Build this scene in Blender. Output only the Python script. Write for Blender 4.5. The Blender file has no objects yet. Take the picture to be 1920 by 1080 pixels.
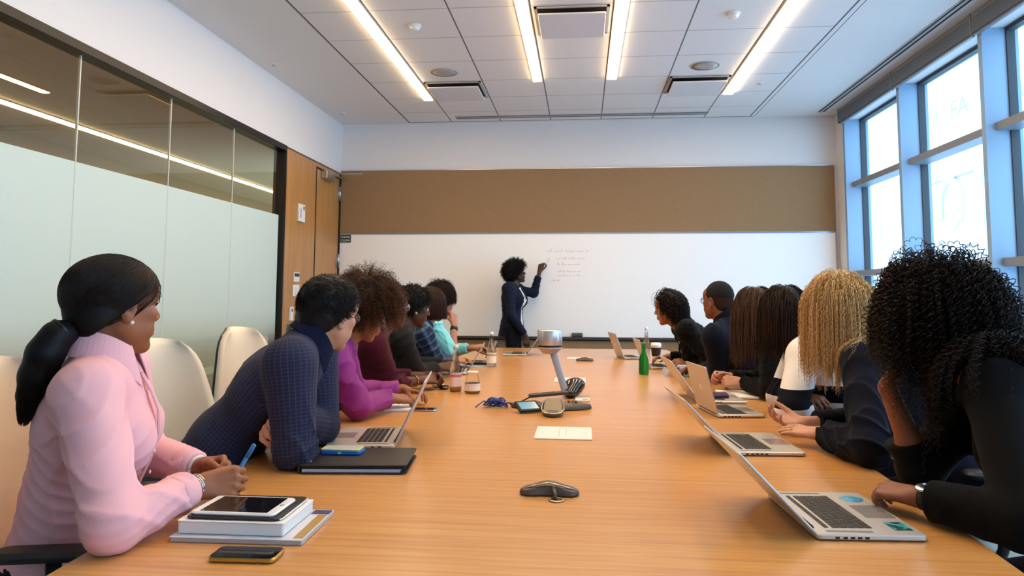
import bpy, math, random
import numpy as np
from mathutils import Matrix, Vector
PI = math.pi
sc = bpy.context.scene
C = sc.collection

# ---------------------------------------------------------------- camera, world, exposure
EYE = np.array([0.0, 0.0, 1.30])
FPX, PX, PY = 1354.0, 960.0, 440.0
YAW, PITCH, ROLL = 0.0969, 0.0825, 0.0048
_cy, _sy, _cp, _sp, _cr, _sr = math.cos(YAW), math.sin(YAW), math.cos(PITCH), math.sin(PITCH), math.cos(ROLL), math.sin(ROLL)
FW = np.array([-_sy * _cp, _cy * _cp, _sp])
_r0 = np.array([_cy, _sy, 0.0]); _u0 = np.cross(_r0, FW)
RT = _cr * _r0 + _sr * _u0
UP = -_sr * _r0 + _cr * _u0
cam = bpy.data.cameras.new('camera')
camo = bpy.data.objects.new('camera', cam); C.objects.link(camo)
M = Matrix.Identity(4)
for i in range(3):
    M[i][0], M[i][1], M[i][2], M[i][3] = RT[i], UP[i], -FW[i], EYE[i]
camo.matrix_world = M
cam.sensor_fit = 'HORIZONTAL'; cam.sensor_width = 36.0
cam.lens = FPX / 1920 * 36.0
cam.shift_y = -(540 - PY) / 1920.0
cam.clip_start = 0.05; cam.clip_end = 300
sc.camera = camo

w = bpy.data.worlds.new('sky'); sc.world = w; w.use_nodes = True
nt = w.node_tree; bg = nt.nodes['Background']
SKY = 5.6
bg.inputs['Color'].default_value = (0.42, 0.71, 1.0, 1); bg.inputs['Strength'].default_value = SKY
sc.view_settings.view_transform = 'Standard'; sc.view_settings.look = 'None'
sc.view_settings.gamma = 1.0; sc.view_settings.use_curve_mapping = False
sc.view_settings.exposure = -0.12
LAMP = 32.0
sc.cycles.use_denoising = True
sc.cycles.max_bounces = 7; sc.cycles.diffuse_bounces = 4; sc.cycles.glossy_bounces = 3
sc.cycles.transmission_bounces = 6; sc.cycles.transparent_max_bounces = 10
sc.cycles.sample_clamp_indirect = 6.0
sc.cycles.caustics_reflective = False; sc.cycles.caustics_refractive = False

def portal(name, loc, rot, sx, sy):
    l = bpy.data.lights.new(name, 'AREA'); l.shape = 'RECTANGLE'; l.size = sx; l.size_y = sy
    l.energy = 1; l.cycles.is_portal = True
    o = bpy.data.objects.new(name, l); C.objects.link(o); o.location = loc; o.rotation_euler = rot
# daylight comes in through the window wall
portal('window_portal', (3.35, 3.0, 1.8), (0, PI / 2, 0), 3.4, 11.5)

def ray(x, y):
    return FW + RT * (x - PX) / FPX - UP * (y - PY) / FPX
def AY(x, y, d):
    v = ray(x, y); return EYE + v * (d / v[1])
def AZ(x, y, z):
    v = ray(x, y); return EYE + v * ((z - EYE[2]) / v[2])

# ---------------------------------------------------------------- materials
def lin(h):
    if isinstance(h, str):
        h = h.lstrip('#'); h = [int(h[i:i + 2], 16) / 255 for i in (0, 2, 4)]
        return tuple(c / 12.92 if c <= .04045 else ((c + .055) / 1.055) ** 2.4 for c in h)
    return tuple(h)
def newmat(name):
    m = bpy.data.materials.new(name); m.use_nodes = True
    return m, m.node_tree, m.node_tree.nodes['Principled BSDF']
def N(nt, t, **kw):
    n = nt.nodes.new(t)
    for k, v in kw.items():
        if k in n.inputs: n.inputs[k].default_value = v
        else: setattr(n, k, v)
    return n
def mat(name, col, rough=.5, metal=0, bump=0, bscale=200, var=0, vscale=6, spec=.5, coat=0, sheen=0, sss=0, alpha=1, trans=0, ior=1.45, emit=0, stretch=(1, 1, 1)):
    m, nt, b = newmat(name)
    c = lin(col) + (1,)
    b.inputs['Base Color'].default_value = c
    b.inputs['Roughness'].default_value = rough; b.inputs['Metallic'].default_value = metal
    b.inputs['Specular IOR Level'].default_value = spec
    b.inputs['Coat Weight'].default_value = coat; b.inputs['Sheen Weight'].default_value = sheen
    b.inputs['IOR'].default_value = ior
    b.inputs['Transmission Weight'].default_value = trans; b.inputs['Alpha'].default_value = alpha
    if sss:
        b.inputs['Subsurface Weight'].default_value = sss; b.inputs['Subsurface Radius'].default_value = (.01, .004, .002)
        b.inputs['Subsurface Scale'].default_value = 1.0
    if emit:
        b.inputs['Emission Color'].default_value = c; b.inputs['Emission Strength'].default_value = emit
    tc = N(nt, 'ShaderNodeTexCoord'); mp = N(nt, 'ShaderNodeMapping')
    mp.inputs['Scale'].default_value = stretch
    nt.links.new(tc.outputs['Object'], mp.inputs['Vector'])
    if var:
        n = N(nt, 'ShaderNodeTexNoise'); n.inputs['Scale'].default_value = vscale; n.inputs['Detail'].default_value = 4
        nt.links.new(mp.outputs[0], n.inputs['Vector'])
        mx = N(nt, 'ShaderNodeMix', data_type='RGBA')
        mx.inputs[6].default_value = tuple(max(0, x * (1 - var)) for x in c[:3]) + (1,)
        mx.inputs[7].default_value = tuple(min(1, x * (1 + var)) for x in c[:3]) + (1,)
        nt.links.new(n.outputs['Fac'], mx.inputs[0]); nt.links.new(mx.outputs[2], b.inputs['Base Color'])
    if bump:
        n = N(nt, 'ShaderNodeTexNoise'); n.inputs['Scale'].default_value = bscale; n.inputs['Detail'].default_value = 3
        nt.links.new(mp.outputs[0], n.inputs['Vector'])
        bp = N(nt, 'ShaderNodeBump'); bp.inputs['Strength'].default_value = bump; bp.inputs['Distance'].default_value = .002
        nt.links.new(n.outputs['Fac'], bp.inputs['Height']); nt.links.new(bp.outputs[0], b.inputs['Normal'])
    return m
def ramp(nt, stops, interp='LINEAR'):
    r = N(nt, 'ShaderNodeValToRGB'); e = r.color_ramp; e.interpolation = interp
    while len(e.elements) < len(stops): e.elements.new(.5)
    for el, (p, c) in zip(e.elements, stops):
        el.position = p; el.color = (tuple(c) + (1,))[:4] if not isinstance(c, str) else lin(c) + (1,)
    return r
def woodmat(name, c1, c2, c3, scale=(1.2, 30, 30), rough=.32, coat=.15, plank=None):
    m, nt, b = newmat(name)
    tc = N(nt, 'ShaderNodeTexCoord'); mp = N(nt, 'ShaderNodeMapping'); mp.inputs['Scale'].default_value = scale
    nt.links.new(tc.outputs['Object'], mp.inputs['Vector'])
    n = N(nt, 'ShaderNodeTexNoise'); n.inputs['Scale'].default_value = 1.6; n.inputs['Detail'].default_value = 6; n.inputs['Roughness'].default_value = .62
    n.inputs['Distortion'].default_value = .35
    nt.links.new(mp.outputs[0], n.inputs['Vector'])
    r = ramp(nt, [(.25, c1), (.5, c2), (.78, c3)])
    nt.links.new(n.outputs['Fac'], r.inputs[0])
    n2 = N(nt, 'ShaderNodeTexNoise'); n2.inputs['Scale'].default_value = 9; n2.inputs['Detail'].default_value = 3
    nt.links.new(mp.outputs[0], n2.inputs['Vector'])
    mx = N(nt, 'ShaderNodeMix', data_type='RGBA', blend_type='MULTIPLY'); mx.inputs[0].default_value = .25
    nt.links.new(r.outputs[0], mx.inputs[6]); nt.links.new(n2.outputs['Color'], mx.inputs[7])
    mx.inputs[7].default_value = (.5, .5, .5, 1)
    r2 = ramp(nt, [(.35, (.62, .62, .62)), (.65, (1.0, 1.0, 1.0))]); nt.links.new(n2.outputs['Fac'], r2.inputs[0]); nt.links.new(r2.outputs[0], mx.inputs[7])
    nt.links.new(mx.outputs[2], b.inputs['Base Color'])
    b.inputs['Roughness'].default_value = rough; b.inputs['Coat Weight'].default_value = coat; b.inputs['Coat Roughness'].default_value = .15
    return m

# ---------------------------------------------------------------- mesh builder
class MB:
    def __init__(s): s.v = []; s.f = []; s.m = []; s.n = 0; s.sm = []
    def add(s, v, f, m=0, smooth=False):
        b = s.n; s.v.append(np.asarray(v, float)); s.n += len(v)
        for q in f: s.f.append([i + b for i in q])
        s.m += [m] * len(f); s.sm += [smooth] * len(f)
    def box(s, x0, x1, y0, y1, z0, z1, m=0):
        v = [(x, y, z) for z in (z0, z1) for y in (y0, y1) for x in (x0, x1)]
        s.add(v, [(0, 2, 3, 1), (4, 5, 7, 6), (0, 1, 5, 4), (2, 6, 7, 3), (0, 4, 6, 2), (1, 3, 7, 5)], m)
    def slab(s, w, d, z0, z1, r=.01, e=.001, c=(0, 0), m=0, seg=5):
        """rounded rectangle slab, w along x, d along y, corner radius r, edge round e"""
        rings = []
        for ins, z in ((e, z0), (0, z0 + e), (0, z1 - e), (e, z1)):
            pts = []
            for cx, cy, a0 in ((1, 1, 0), (-1, 1, 90), (-1, -1, 180), (1, -1, 270)):
                for k in range(seg + 1):
                    a = math.radians(a0 + 90 * k / seg)
                    pts.append((c[0] + cx * (w / 2 - r) + (r - ins) * math.cos(a), c[1] + cy * (d / 2 - r) + (r - ins) * math.sin(a), z))
            rings.append(pts)
        n = len(rings[0]); v = [p for rg in rings for p in rg]
        f = [list(range(n))[::-1], [3 * n + i for i in range(n)]]
        for k in range(3):
            for i in range(n):
                j = (i + 1) % n; f.append((k * n + i, k * n + j, (k + 1) * n + j, (k + 1) * n + i))
        s.add(v, f, m)
    def lathe(s, prof, c=(0, 0, 0), seg=24, m=0, axis=2, smooth=True, cap=True):
        v = []
        for r, z in prof:
            for k in range(seg):
                a = 2 * PI * k / seg; p = [r * math.cos(a), r * math.sin(a), z]
                if axis == 0: p = [p[2], p[0], p[1]]
                if axis == 1: p = [p[1], p[2], p[0]]
                v.append((p[0] + c[0], p[1] + c[1], p[2] + c[2]))
        f = []
        for i in range(len(prof) - 1):
            for k in range(seg):
                j = (k + 1) % seg; f.append((i * seg + k, i * seg + j, (i + 1) * seg + j, (i + 1) * seg + k))
        if cap:
            if prof[0][0] > 1e-6: f.append(list(range(seg))[::-1])
            if prof[-1][0] > 1e-6: f.append([(len(prof) - 1) * seg + k for k in range(seg)])
        s.add(v, f, m, smooth)
    def tube(s, pts, r, seg=8, m=0, flat=1.0, up=None, closed=False):
        pts = np.asarray(pts, float); n = len(pts)
        rr = np.full(n, r) if np.isscalar(r) else np.asarray(r, float)
        t = np.gradient(pts, axis=0); t /= np.linalg.norm(t, axis=1)[:, None] + 1e-12
        u = np.cross(t[0], (0, 0, 1.0)) if up is None else np.asarray(up, float)
        if np.linalg.norm(u) < 1e-3: u = np.array([1., 0, 0])
        v = []
        for i in range(n):
            u = u - t[i] * (u @ t[i]); u /= np.linalg.norm(u) + 1e-12; w_ = np.cross(t[i], u)
            for k in range(seg):
                a = 2 * PI * k / seg + PI / seg
                v.append(pts[i] + rr[i] * (math.cos(a) * u + flat * math.sin(a) * w_))
        f = []
        for i in range(n - 1):
            for k in range(seg):
                j = (k + 1) % seg; f.append((i * seg + k, i * seg + j, (i + 1) * seg + j, (i + 1) * seg + k))
        f.append(list(range(seg))[::-1]); f.append([(n - 1) * seg + k for k in range(seg)])
        s.add(v, f, m, True)
    def prism(s, poly, z0, z1, m=0):
        n = len(poly); v = [(x, y, z0) for x, y in poly] + [(x, y, z1) for x, y in poly]
        s.add(v, [list(range(n))[::-1], list(range(n, 2 * n))] + [(i, (i + 1) % n, n + (i + 1) % n, n + i) for i in range(n)], m)
    def ball(s, c, r, m=0, seg=16, rings=10, R=None):
        r = np.array([r, r, r] if np.isscalar(r) else r, float); v = []
        for i in range(rings + 1):
            th = PI * i / rings
            for k in range(seg):
                a = 2 * PI * k / seg; v.append((math.sin(th) * math.cos(a), math.sin(th) * math.sin(a), math.cos(th)))
        v = np.array(v) * r
        if R is not None: v = v @ np.asarray(R).T
        f = [(i * seg + k, (i + 1) * seg + k, (i + 1) * seg + (k + 1) % seg, i * seg + (k + 1) % seg) for i in range(rings) for k in range(seg)]
        s.add(v + np.array(c), f, m, True)
    def arrays(s, v, f, m=0, smooth=True):
        b = s.n; s.v.append(np.asarray(v, float)); s.n += len(v)
        s.f += (np.asarray(f) + b).tolist(); s.m += [m] * len(f) if np.isscalar(m) else list(m); s.sm += [smooth] * len(f)
    def xf(s, R=None, t=(0, 0, 0)):
        V = np.concatenate(s.v)
        if R is not None: V = V @ np.asarray(R).T
        s.v = [V + np.asarray(t)]; return s

def rz(a): c, s_ = math.cos(a), math.sin(a); return np.array([[c, -s_, 0], [s_, c, 0], [0, 0, 1.]])
def rx(a): c, s_ = math.cos(a), math.sin(a); return np.array([[1, 0, 0], [0, c, -s_], [0, s_, c]])
def ry(a): c, s_ = math.cos(a), math.sin(a); return np.array([[c, 0, s_], [0, 1, 0], [-s_, 0, c]])

def props(o, label=None, cat=None, group=None, kind=None):
    if label: o['label'] = label
    if cat: o['category'] = cat
    if group: o['group'] = group
    if kind: o['kind'] = kind
    return o
def obj(name, mb, mats, parent=None, label=None, cat=None, group=None, kind=None, bevel=0, local=False, uv=None, attr=None):
    me = bpy.data.meshes.new(name)
    V = np.concatenate(mb.v)
    org = ORG.get(parent.name, (0, 0, 0)) if parent is not None else (0, 0, 0)
    if parent is not None and parent.name.startswith('person'):      # sleeves and hands rest on the table top, flattened by it
        m_ = (V[:, 2] > .712) & (V[:, 2] < .7525) & (np.abs(V[:, 0] + .09) < 1.06 - .12 * ((V[:, 1] - 4.3) / 3.1) ** 2) & (V[:, 1] < 7.5)
        V[m_, 2] = .7525
    if not local: V = V - np.array(org)
    me.from_pydata(V.tolist(), [], mb.f)
    for m_ in (mats if isinstance(mats, (list, tuple)) else [mats]): me.materials.append(m_)
    me.polygons.foreach_set('material_index', mb.m); me.polygons.foreach_set('use_smooth', mb.sm)
    if uv is not None:
        l = me.uv_layers.new(name='UVMap'); l.data.foreach_set('uv', np.asarray(uv, dtype=np.float32).ravel())
    if attr is not None:
        a = me.attributes.new('rnd', 'FLOAT', 'POINT'); a.data.foreach_set('value', np.asarray(attr, dtype=np.float32))
    me.update()
    o = bpy.data.objects.new(name, me); C.objects.link(o)
    if parent is not None: o.parent = parent; ORG[o.name] = org
    if bevel:
        b = o.modifiers.new('bevel', 'BEVEL'); b.width = bevel; b.segments = 2; b.limit_method = 'ANGLE'; b.angle_limit = math.radians(40)
    return props(o, label, cat, group, kind)
ORG = {}
def thing(name, label, cat, loc=(0, 0, 0), rotz=0, group=None, kind=None):
    o = bpy.data.objects.new(name, None); C.objects.link(o); o.empty_display_size = .05
    o.location = loc; o.rotation_euler = (0, 0, rotz); ORG[o.name] = tuple(float(x) for x in loc)
    return props(o, label, cat, group, kind)
def struct(name, mb, mats, parent=None, **k):
    return obj(name, mb, mats, parent, kind=None if parent else 'structure', **k)
def dup(root, loc, rotz=None, label=None, group=None):
    r = root.copy(); C.objects.link(r); r.location = loc
    if rotz is not None: r.rotation_euler = (0, 0, rotz)
    if label: r['label'] = label
    if group: r['group'] = group
    for ch in list(root.children):
        c = ch.copy(); C.objects.link(c); c.parent = r
        for g in list(ch.children):
            d = g.copy(); C.objects.link(d); d.parent = c
    return r
# ================================================================ THE ROOM
XL, XR, YB, HC = -3.0, 2.97, 8.72, 3.42
Y0 = -2.6
m_paint = mat('white paint', '#e2dfdd', .85, bump=.05, bscale=300)
m_black = mat('black metal frame', '#1c1a1b', .35, metal=.3)
m_carpet = mat('carpet', '#6e675e', .95, bump=.6, bscale=400, var=.35, vscale=90)
m_wood = woodmat('door wood veneer', '#a4713a', '#b9844a', '#c89459', scale=(14, 14, .7), rough=.4)
m_fabric = mat('brown fabric panel', '#957654', .9, bump=.5, bscale=60, var=.30, vscale=26, stretch=(14, 1, 1.2))
m_white_plastic = mat('white plastic', '#e9e7e2', .4)
m_chrome = mat('brushed steel', '#b9b9bc', .3, metal=.9)
m_dark = mat('dark gap', '#161412', .8)

b = MB(); b.box(XL - 3.2, XR + .3, Y0, YB + .2, -.12, 0); struct('floor', b, m_carpet)

# ceiling with its tile grid drawn by position
m_ceil, nt, bs = newmat('ceiling tiles')
tc = N(nt, 'ShaderNodeTexCoord'); sep = N(nt, 'ShaderNodeSeparateXYZ'); nt.links.new(tc.outputs['Object'], sep.inputs[0])
def mth(nt, op, a, b_=None, c_=None):
    n = N(nt, 'ShaderNodeMath', operation=op)
    for i, v in enumerate((a, b_, c_)):
        if v is None: continue
        if isinstance(v, (int, float)): n.inputs[i].default_value = v
        else: nt.links.new(v, n.inputs[i])
    return n.outputs[0]
def lines(nt, co, off, step, wd):
    f = mth(nt, 'FRACT', mth(nt, 'DIVIDE', mth(nt, 'ADD', co, -off + 100 * step + step / 2), step))
    return mth(nt, 'LESS_THAN', mth(nt, 'ABSOLUTE', mth(nt, 'SUBTRACT', f, .5)), wd / step / 2)
def band(nt, co, c, hw):
    return mth(nt, 'LESS_THAN', mth(nt, 'ABSOLUTE', mth(nt, 'SUBTRACT', co, c)), hw)
X, Y_ = sep.outputs[0], sep.outputs[1]
inx = band(nt, X, -.07, 2.06); iny = mth(nt, 'LESS_THAN', Y_, 8.66)
inside = mth(nt, 'MULTIPLY', inx, iny)
gx = mth(nt, 'MULTIPLY', lines(nt, X, -.985, .61, .012), band(nt, X, -.07, 1.75))
gy = lines(nt, Y_, 5.755, .6075, .010)
g = mth(nt, 'MULTIPLY', mth(nt, 'MAXIMUM', gx, mth(nt, 'MULTIPLY', gy, .6)), inside)
ed = mth(nt, 'MAXIMUM', mth(nt, 'MULTIPLY', mth(nt, 'MAXIMUM', band(nt, X, -2.13, .009), mth(nt, 'MAXIMUM', band(nt, X, 1.99, .008), band(nt, X, 2.04, .004))), mth(nt, 'LESS_THAN', Y_, 8.665)),
         mth(nt, 'MULTIPLY', band(nt, Y_, 8.66, .012), band(nt, X, -.05, 2.08)))
g = mth(nt, 'MAXIMUM', g, ed)
mx = N(nt, 'ShaderNodeMix', data_type='RGBA'); nt.links.new(g, mx.inputs[0])
mx.inputs[6].default_value = lin('#eeebe7') + (1,); mx.inputs[7].default_value = lin('#6f6a66') + (1,)
nt.links.new(mx.outputs[2], bs.inputs['Base Color']); bs.inputs['Roughness'].default_value = .9
nz = N(nt, 'ShaderNodeTexNoise'); nz.inputs['Scale'].default_value = 260; nt.links.new(tc.outputs['Object'], nz.inputs['Vector'])
bp = N(nt, 'ShaderNodeBump'); bp.inputs['Strength'].default_value = .15; bp.inputs['Distance'].default_value = .002
nt.links.new(nz.outputs['Fac'], bp.inputs['Height']); nt.links.new(bp.outputs[0], bs.inputs['Normal'])
b = MB(); b.box(XL - .1, XR + .3, Y0, YB + .2, HC, HC + .12); struct('ceiling', b, m_ceil)

# back wall
b = MB(); b.box(XL - .2, XR + .4, YB, YB + .2, 0, HC); struct('wall_back', b, m_paint)
b = MB(); b.box(XL - 3.2, XR + .4, Y0 - .2, Y0, 0, HC); struct('wall_rear', b, m_paint)
for nm, (z0, z1), m_ in (('upper', (2.05, 2.825), m_fabric), ('lower', (.1, .755), m_fabric)):
    t = thing('fabric_panel', 'wide brown fabric panel %s the whiteboard on the end wall' % ('above' if nm == 'upper' else 'below'), 'wall panel', (0, YB, z0))
    b = MB(); b.box(XL + .005, 2.945, YB - .03, YB - .002, z0, z1); obj('panel', b, m_, t, bevel=.004)
    b = MB(); b.box(XL + .005, 2.945, YB - .032, YB - .002, z1, z1 + .008); b.box(XL + .005, 2.945, YB - .032, YB - .002, z0 - .006, z0); obj('edge_trim', b, m_dark if nm == 'lower' else m_chrome, t)

# left wall: soffit over the glass, then the wooden door wall
b = MB(); b.box(XL - .12, XL, Y0, YB, 2.80, HC); struct('wall_left', b, m_paint)
YG = 7.0    # end of the glass
b = MB(); b.box(XL - .12, XL, YG + .02, 7.86, 0, 2.78); b.box(XL - .12, XL, 7.86, YB, 2.74, 2.78); struct('wall_panelling', b, m_wood); 
D = thing('door_1', None, None, (XL, 7.87, 0), kind='structure')
b = MB(); b.box(XL - .05, XL - .005, 7.875, 8.66, .01, 2.72); obj('door_leaf', b, m_wood, D)
b = MB(); b.box(XL - .06, XL + .006, 7.86, 7.874, 0, 2.74); b.box(XL - .06, XL + .01, 8.66, 8.70, 0, 2.78); b.box(XL - .06, XL + .004, 7.86, 8.70, 2.722, 2.74)
obj('door_frame', b, m_dark, D)
for z in (2.45, 1.62, .3):
    b = MB(); b.lathe([(.012, z), (.012, z + .17)], (XL + .012, 8.645, 0), 12); b.box(XL - .004, XL + .004, 8.60, 8.66, z, z + .17); obj('hinge', b, m_chrome, D)
b = MB(); b.box(XL, XL + .07, 8.02, 8.30, 2.63, 2.72); obj('door_closer', b, m_chrome, D, bevel=.006)
b = MB(); b.box(XL + .06, XL + .08, 8.20, 8.60, 2.70, 2.715); b.box(XL + .02, XL + .34, 8.50, 8.52, 2.752, 2.762); obj('closer_arm', b, m_chrome, D)

# wall devices on the veneer
t = thing('thermostat', 'small white wall thermostat on the wooden panelling', 'thermostat', (XL, 7.43, 2.1))
b = MB(); b.box(XL, XL + .028, 7.34, 7.50, 2.06, 2.25); obj('housing', b, m_white_plastic, t, bevel=.006)
b = MB(); b.box(XL + .028, XL + .030, 7.44, 7.48, 2.19, 2.23); obj('display', b, mat('grey plastic', '#8a8683', .5), t)
b = MB(); b.box(XL + .028, XL + .0295, 7.37, 7.385, 2.10, 2.20); obj('slider', b, mat('grey slider', '#8a8683', .5), t)
t = thing('control_keypad', 'black and white keypad plate above the light switch', 'wall control', (XL, 7.36, 1.4))
b = MB(); b.box(XL, XL + .012, 7.29, 7.43, 1.42, 1.52); obj('plate', b, m_white_plastic, t, bevel=.003)
b = MB(); b.box(XL + .012, XL + .014, 7.30, 7.42, 1.475, 1.51); obj('display', b, m_black, t)
t = thing('light_switch', 'white double light switch below the keypad on the panelling', 'light switch', (XL, 7.36, 1.3))
b = MB(); b.box(XL, XL + .01, 7.28, 7.44, 1.27, 1.39); obj('plate', b, m_white_plastic, t, bevel=.003)
for y in (7.32, 7.385):
    b = MB(); b.box(XL + .01, XL + .016, y, y + .035, 1.29, 1.37); obj('rocker', b, m_white_plastic, t, bevel=.002)
t = thing('key_card_reader', 'slim pale card reader low on the wooden panelling', 'card reader', (XL, 7.25, 1.0))
b = MB(); b.box(XL, XL + .02, 7.20, 7.28, 1.02, 1.16); obj('housing', b, m_white_plastic, t, bevel=.004)
b = MB(); b.box(XL + .02, XL + .022, 7.225, 7.255, 1.11, 1.14); obj('indicator', b, m_black, t)

# glass partition
m_glass = bpy.data.materials.new('bronze tinted glass'); m_glass.use_nodes = True; nt = m_glass.node_tree; nt.nodes.clear()
out = N(nt, 'ShaderNodeOutputMaterial'); tr = N(nt, 'ShaderNodeBsdfTransparent'); tr.inputs[0].default_value = (.88, .82, .68, 1)
gl = N(nt, 'ShaderNodeBsdfGlossy'); gl.inputs['Roughness'].default_value = .01; gl.inputs[0].default_value = (1, .96, .86, 1)
fr = N(nt, 'ShaderNodeFresnel'); fr.inputs[0].default_value = 1.6; ge = N(nt, 'ShaderNodeNewGeometry')
fm = mth(nt, 'MULTIPLY', mth(nt, 'MULTIPLY_ADD', fr.outputs[0], .95, .06), mth(nt, 'SUBTRACT', 1.0, ge.outputs['Backfacing']))
ms = N(nt, 'ShaderNodeMixShader'); nt.links.new(fm, ms.inputs[0]); nt.links.new(tr.outputs[0], ms.inputs[1]); nt.links.new(gl.outputs[0], ms.inputs[2]); nt.links.new(ms.outputs[0], out.inputs[0])
# frosted film: pale green white band that fades out (dot gradient film) near the floor
m_film = bpy.data.materials.new('frosted gradient film'); m_film.use_nodes = True; nt = m_film.node_tree; nt.nodes.clear()
out = N(nt, 'ShaderNodeOutputMaterial'); tr = N(nt, 'ShaderNodeBsdfTransparent')
df = N(nt, 'ShaderNodeBsdfDiffuse'); df.inputs[0].default_value = lin('#dcebe6') + (1,)
tl = N(nt, 'ShaderNodeBsdfTranslucent'); tl.inputs[0].default_value = lin('#e2f0de') + (1,)
m1 = N(nt, 'ShaderNodeMixShader'); m1.inputs[0].default_value = .22; nt.links.new(df.outputs[0], m1.inputs[1]); nt.links.new(tl.outputs[0], m1.inputs[2])
tc = N(nt, 'ShaderNodeTexCoord'); sp_ = N(nt, 'ShaderNodeSeparateXYZ'); nt.links.new(tc.outputs['Object'], sp_.inputs[0])
mr = N(nt, 'ShaderNodeMapRange', interpolation_type='SMOOTHSTEP'); nt.links.new(sp_.outputs[2], mr.inputs[0])
mr.inputs[1].default_value = .76; mr.inputs[2].default_value = 1.18; mr.inputs[3].default_value = .06; mr.inputs[4].default_value = .96
m2 = N(nt, 'ShaderNodeMixShader'); nt.links.new(mr.outputs[0], m2.inputs[0]); nt.links.new(tr.outputs[0], m2.inputs[1]); nt.links.new(m1.outputs[0], m2.inputs[2])
nt.links.new(m2.outputs[0], out.inputs[0])
m_seal = mat('clear silicone joint', '#cfd2c8', .3)
W = thing('window_1', None, None, (XL, 2, 0), kind='structure')
jy = [YG - .03 - .98 * i for i in range(10)]
for i in range(9):
    y1, y0 = jy[i] - .004, jy[i + 1] + .004
    b = MB(); b.box(XL - .050, XL - .040, y0, y1, .10, 2.745); g_ = obj('glass_pane', b, m_glass, W)
    b = MB(); b.box(XL - .0395, XL - .0388, y0, y1, .10, 2.085); obj('frosted_film', b, m_film, g_, label='pale green frosted film fading out near the floor')
for i in range(1, 9):
    b = MB(); b.box(XL - .051, XL - .037, jy[i] - .005, jy[i] + .005, .10, 2.745); obj('joint', b, m_seal, W)
b = MB(); b.box(XL - .10, XL + .015, Y0, YG, 2.742, 2.80); b.box(XL - .12, XL + .008, Y0, YG, 0, .10); b.box(XL - .12, XL + .012, YG - .006, YG + .02, 0, 2.80)
obj('window_frame', b, m_black, W, bevel=.003)

# corridor behind the glass
b = MB(); b.box(XL - 3.1, XL - .12, Y0, 16, 3.0, 3.1); struct('ceiling_corridor', b, mat('corridor ceiling', '#d8cbb4', .9))
b = MB(); b.box(XL - 3.2, XL - 3.0, Y0, 16, 0, 3.1); struct('wall_corridor', b, mat('corridor wall', '#94836a', .85))
b = MB(); b.box(XL - 3.2, XL - .12, YB + .2, 16, -.12, 0); struct('floor_corridor', b, m_carpet)
b = MB(); b.box(XL - 3.2, XL, 15.9, 16, 0, 3.1); struct('wall_corridor_end', b, mat('corridor end wall', '#8f8470', .85))
b = MB(); b.box(XL - 3.0, XL - 2.94, Y0, 15.9, 0.62, .74); b.box(XL - 3.0, XL - 2.95, Y0, 15.9, 0, .12); struct('trim_corridor_rail', b, mat('pale rail', '#a99a7c', .6))
def emis(name, col, s_):
    m = bpy.data.materials.new(name); m.use_nodes = True; nt = m.node_tree; nt.nodes.clear()
    o = N(nt, 'ShaderNodeOutputMaterial'); e = N(nt, 'ShaderNodeEmission'); e.inputs[0].default_value = tuple(col) + (1,); e.inputs[1].default_value = s_
    nt.links.new(e.outputs[0], o.inputs[0]); return m
m_lamp = emis('lamp diffuser glow', (1.0, .72, .43), LAMP)
m_lamp_c = emis('corridor lamp glow', (1.0, .84, .58), 40)
m_alu = mat('white lamp housing', '#dedbd5', .4)
def linear_lamp(x0, x1, y0, y1, z, label, m_, grp):
    t = thing('linear_ceiling_light', label, 'ceiling light', ((x0 + x1) / 2, (y0 + y1) / 2, z - .012), group=grp)
    b = MB(); b.box(x0, x1, y0, y1, z - .022, z - .003); obj('diffuser', b, m_, t)
    b = MB(); b.box(x0 - .008, x0, y0, y1, z - .012, z - .001); b.box(x1, x1 + .008, y0, y1, z - .012, z - .001); b.box(x0 - .008, x1 + .008, y1, y1 + .008, z - .012, z - .001); b.box(x0 - .008, x1 + .008, y0 - .008, y0, z - .012, z - .001)
    obj('housing', b, m_alu, t)
linear_lamp(-1.705, -1.615, 1.6, 7.60, HC, 'glowing linear light nearest the frosted glass wall', m_lamp, 'linear ceiling lights')
linear_lamp(-.475, -.395, 1.6, 6.99, HC, 'glowing linear light just beside the middle vent, glass-wall side', m_lamp, 'linear ceiling lights')
linear_lamp(.250, .338, 1.6, 6.97, HC, 'glowing linear light just beside the middle vent, window side', m_lamp, 'linear ceiling lights')
linear_lamp(1.477, 1.572, 1.6, 7.60, HC, 'glowing linear light nearest the window wall', m_lamp, 'linear ceiling lights')
linear_lamp(-5.17, -5.09, 1.0, 15.0, 3.0, 'long glowing light strip on the corridor ceiling behind the glass', m_lamp_c, None)

# vents with a dropped square plaque
m_grey = mat('diffuser grey', '#bdb8b2', .5)
def vent(x, y, w_, d_, lab):
    t = thing('ceiling_vent', lab, 'vent', (x, y, HC), group='square plaque ceiling vents')
    b = MB(); b.box(x - w_ / 2, x + w_ / 2, y - d_ / 2, y + d_ / 2, HC - .004, HC - .001); obj('opening', b, m_dark, t)
    b = MB()
    for (x0, x1, y0, y1) in ((-.5, .5, -.5, -.46), (-.5, .5, .46, .5), (-.5, -.46, -.5, .5), (.46, .5, -.5, .5)):
        b.box(x + x0 * w_, x + x1 * w_, y + y0 * d_, y + y1 * d_, HC - .012, HC - .002)
    obj('frame', b, m_grey, t)
    b = MB(); b.slab(w_ * .90, d_ * .90, HC - .055, HC - .042, .01, .004, (x, y)); obj('plaque', b, m_paint, t)
    for dx in (-.3, .3):
        b = MB(); b.box(x + dx * w_ - .006, x + dx * w_ + .006, y - .01, y + .01, HC - .042, HC - .003); obj('hanger', b, m_grey, t)
vent(-1.29, 7.27, .58, .57, 'square ceiling vent near the glass wall, toward the whiteboard')
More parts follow.
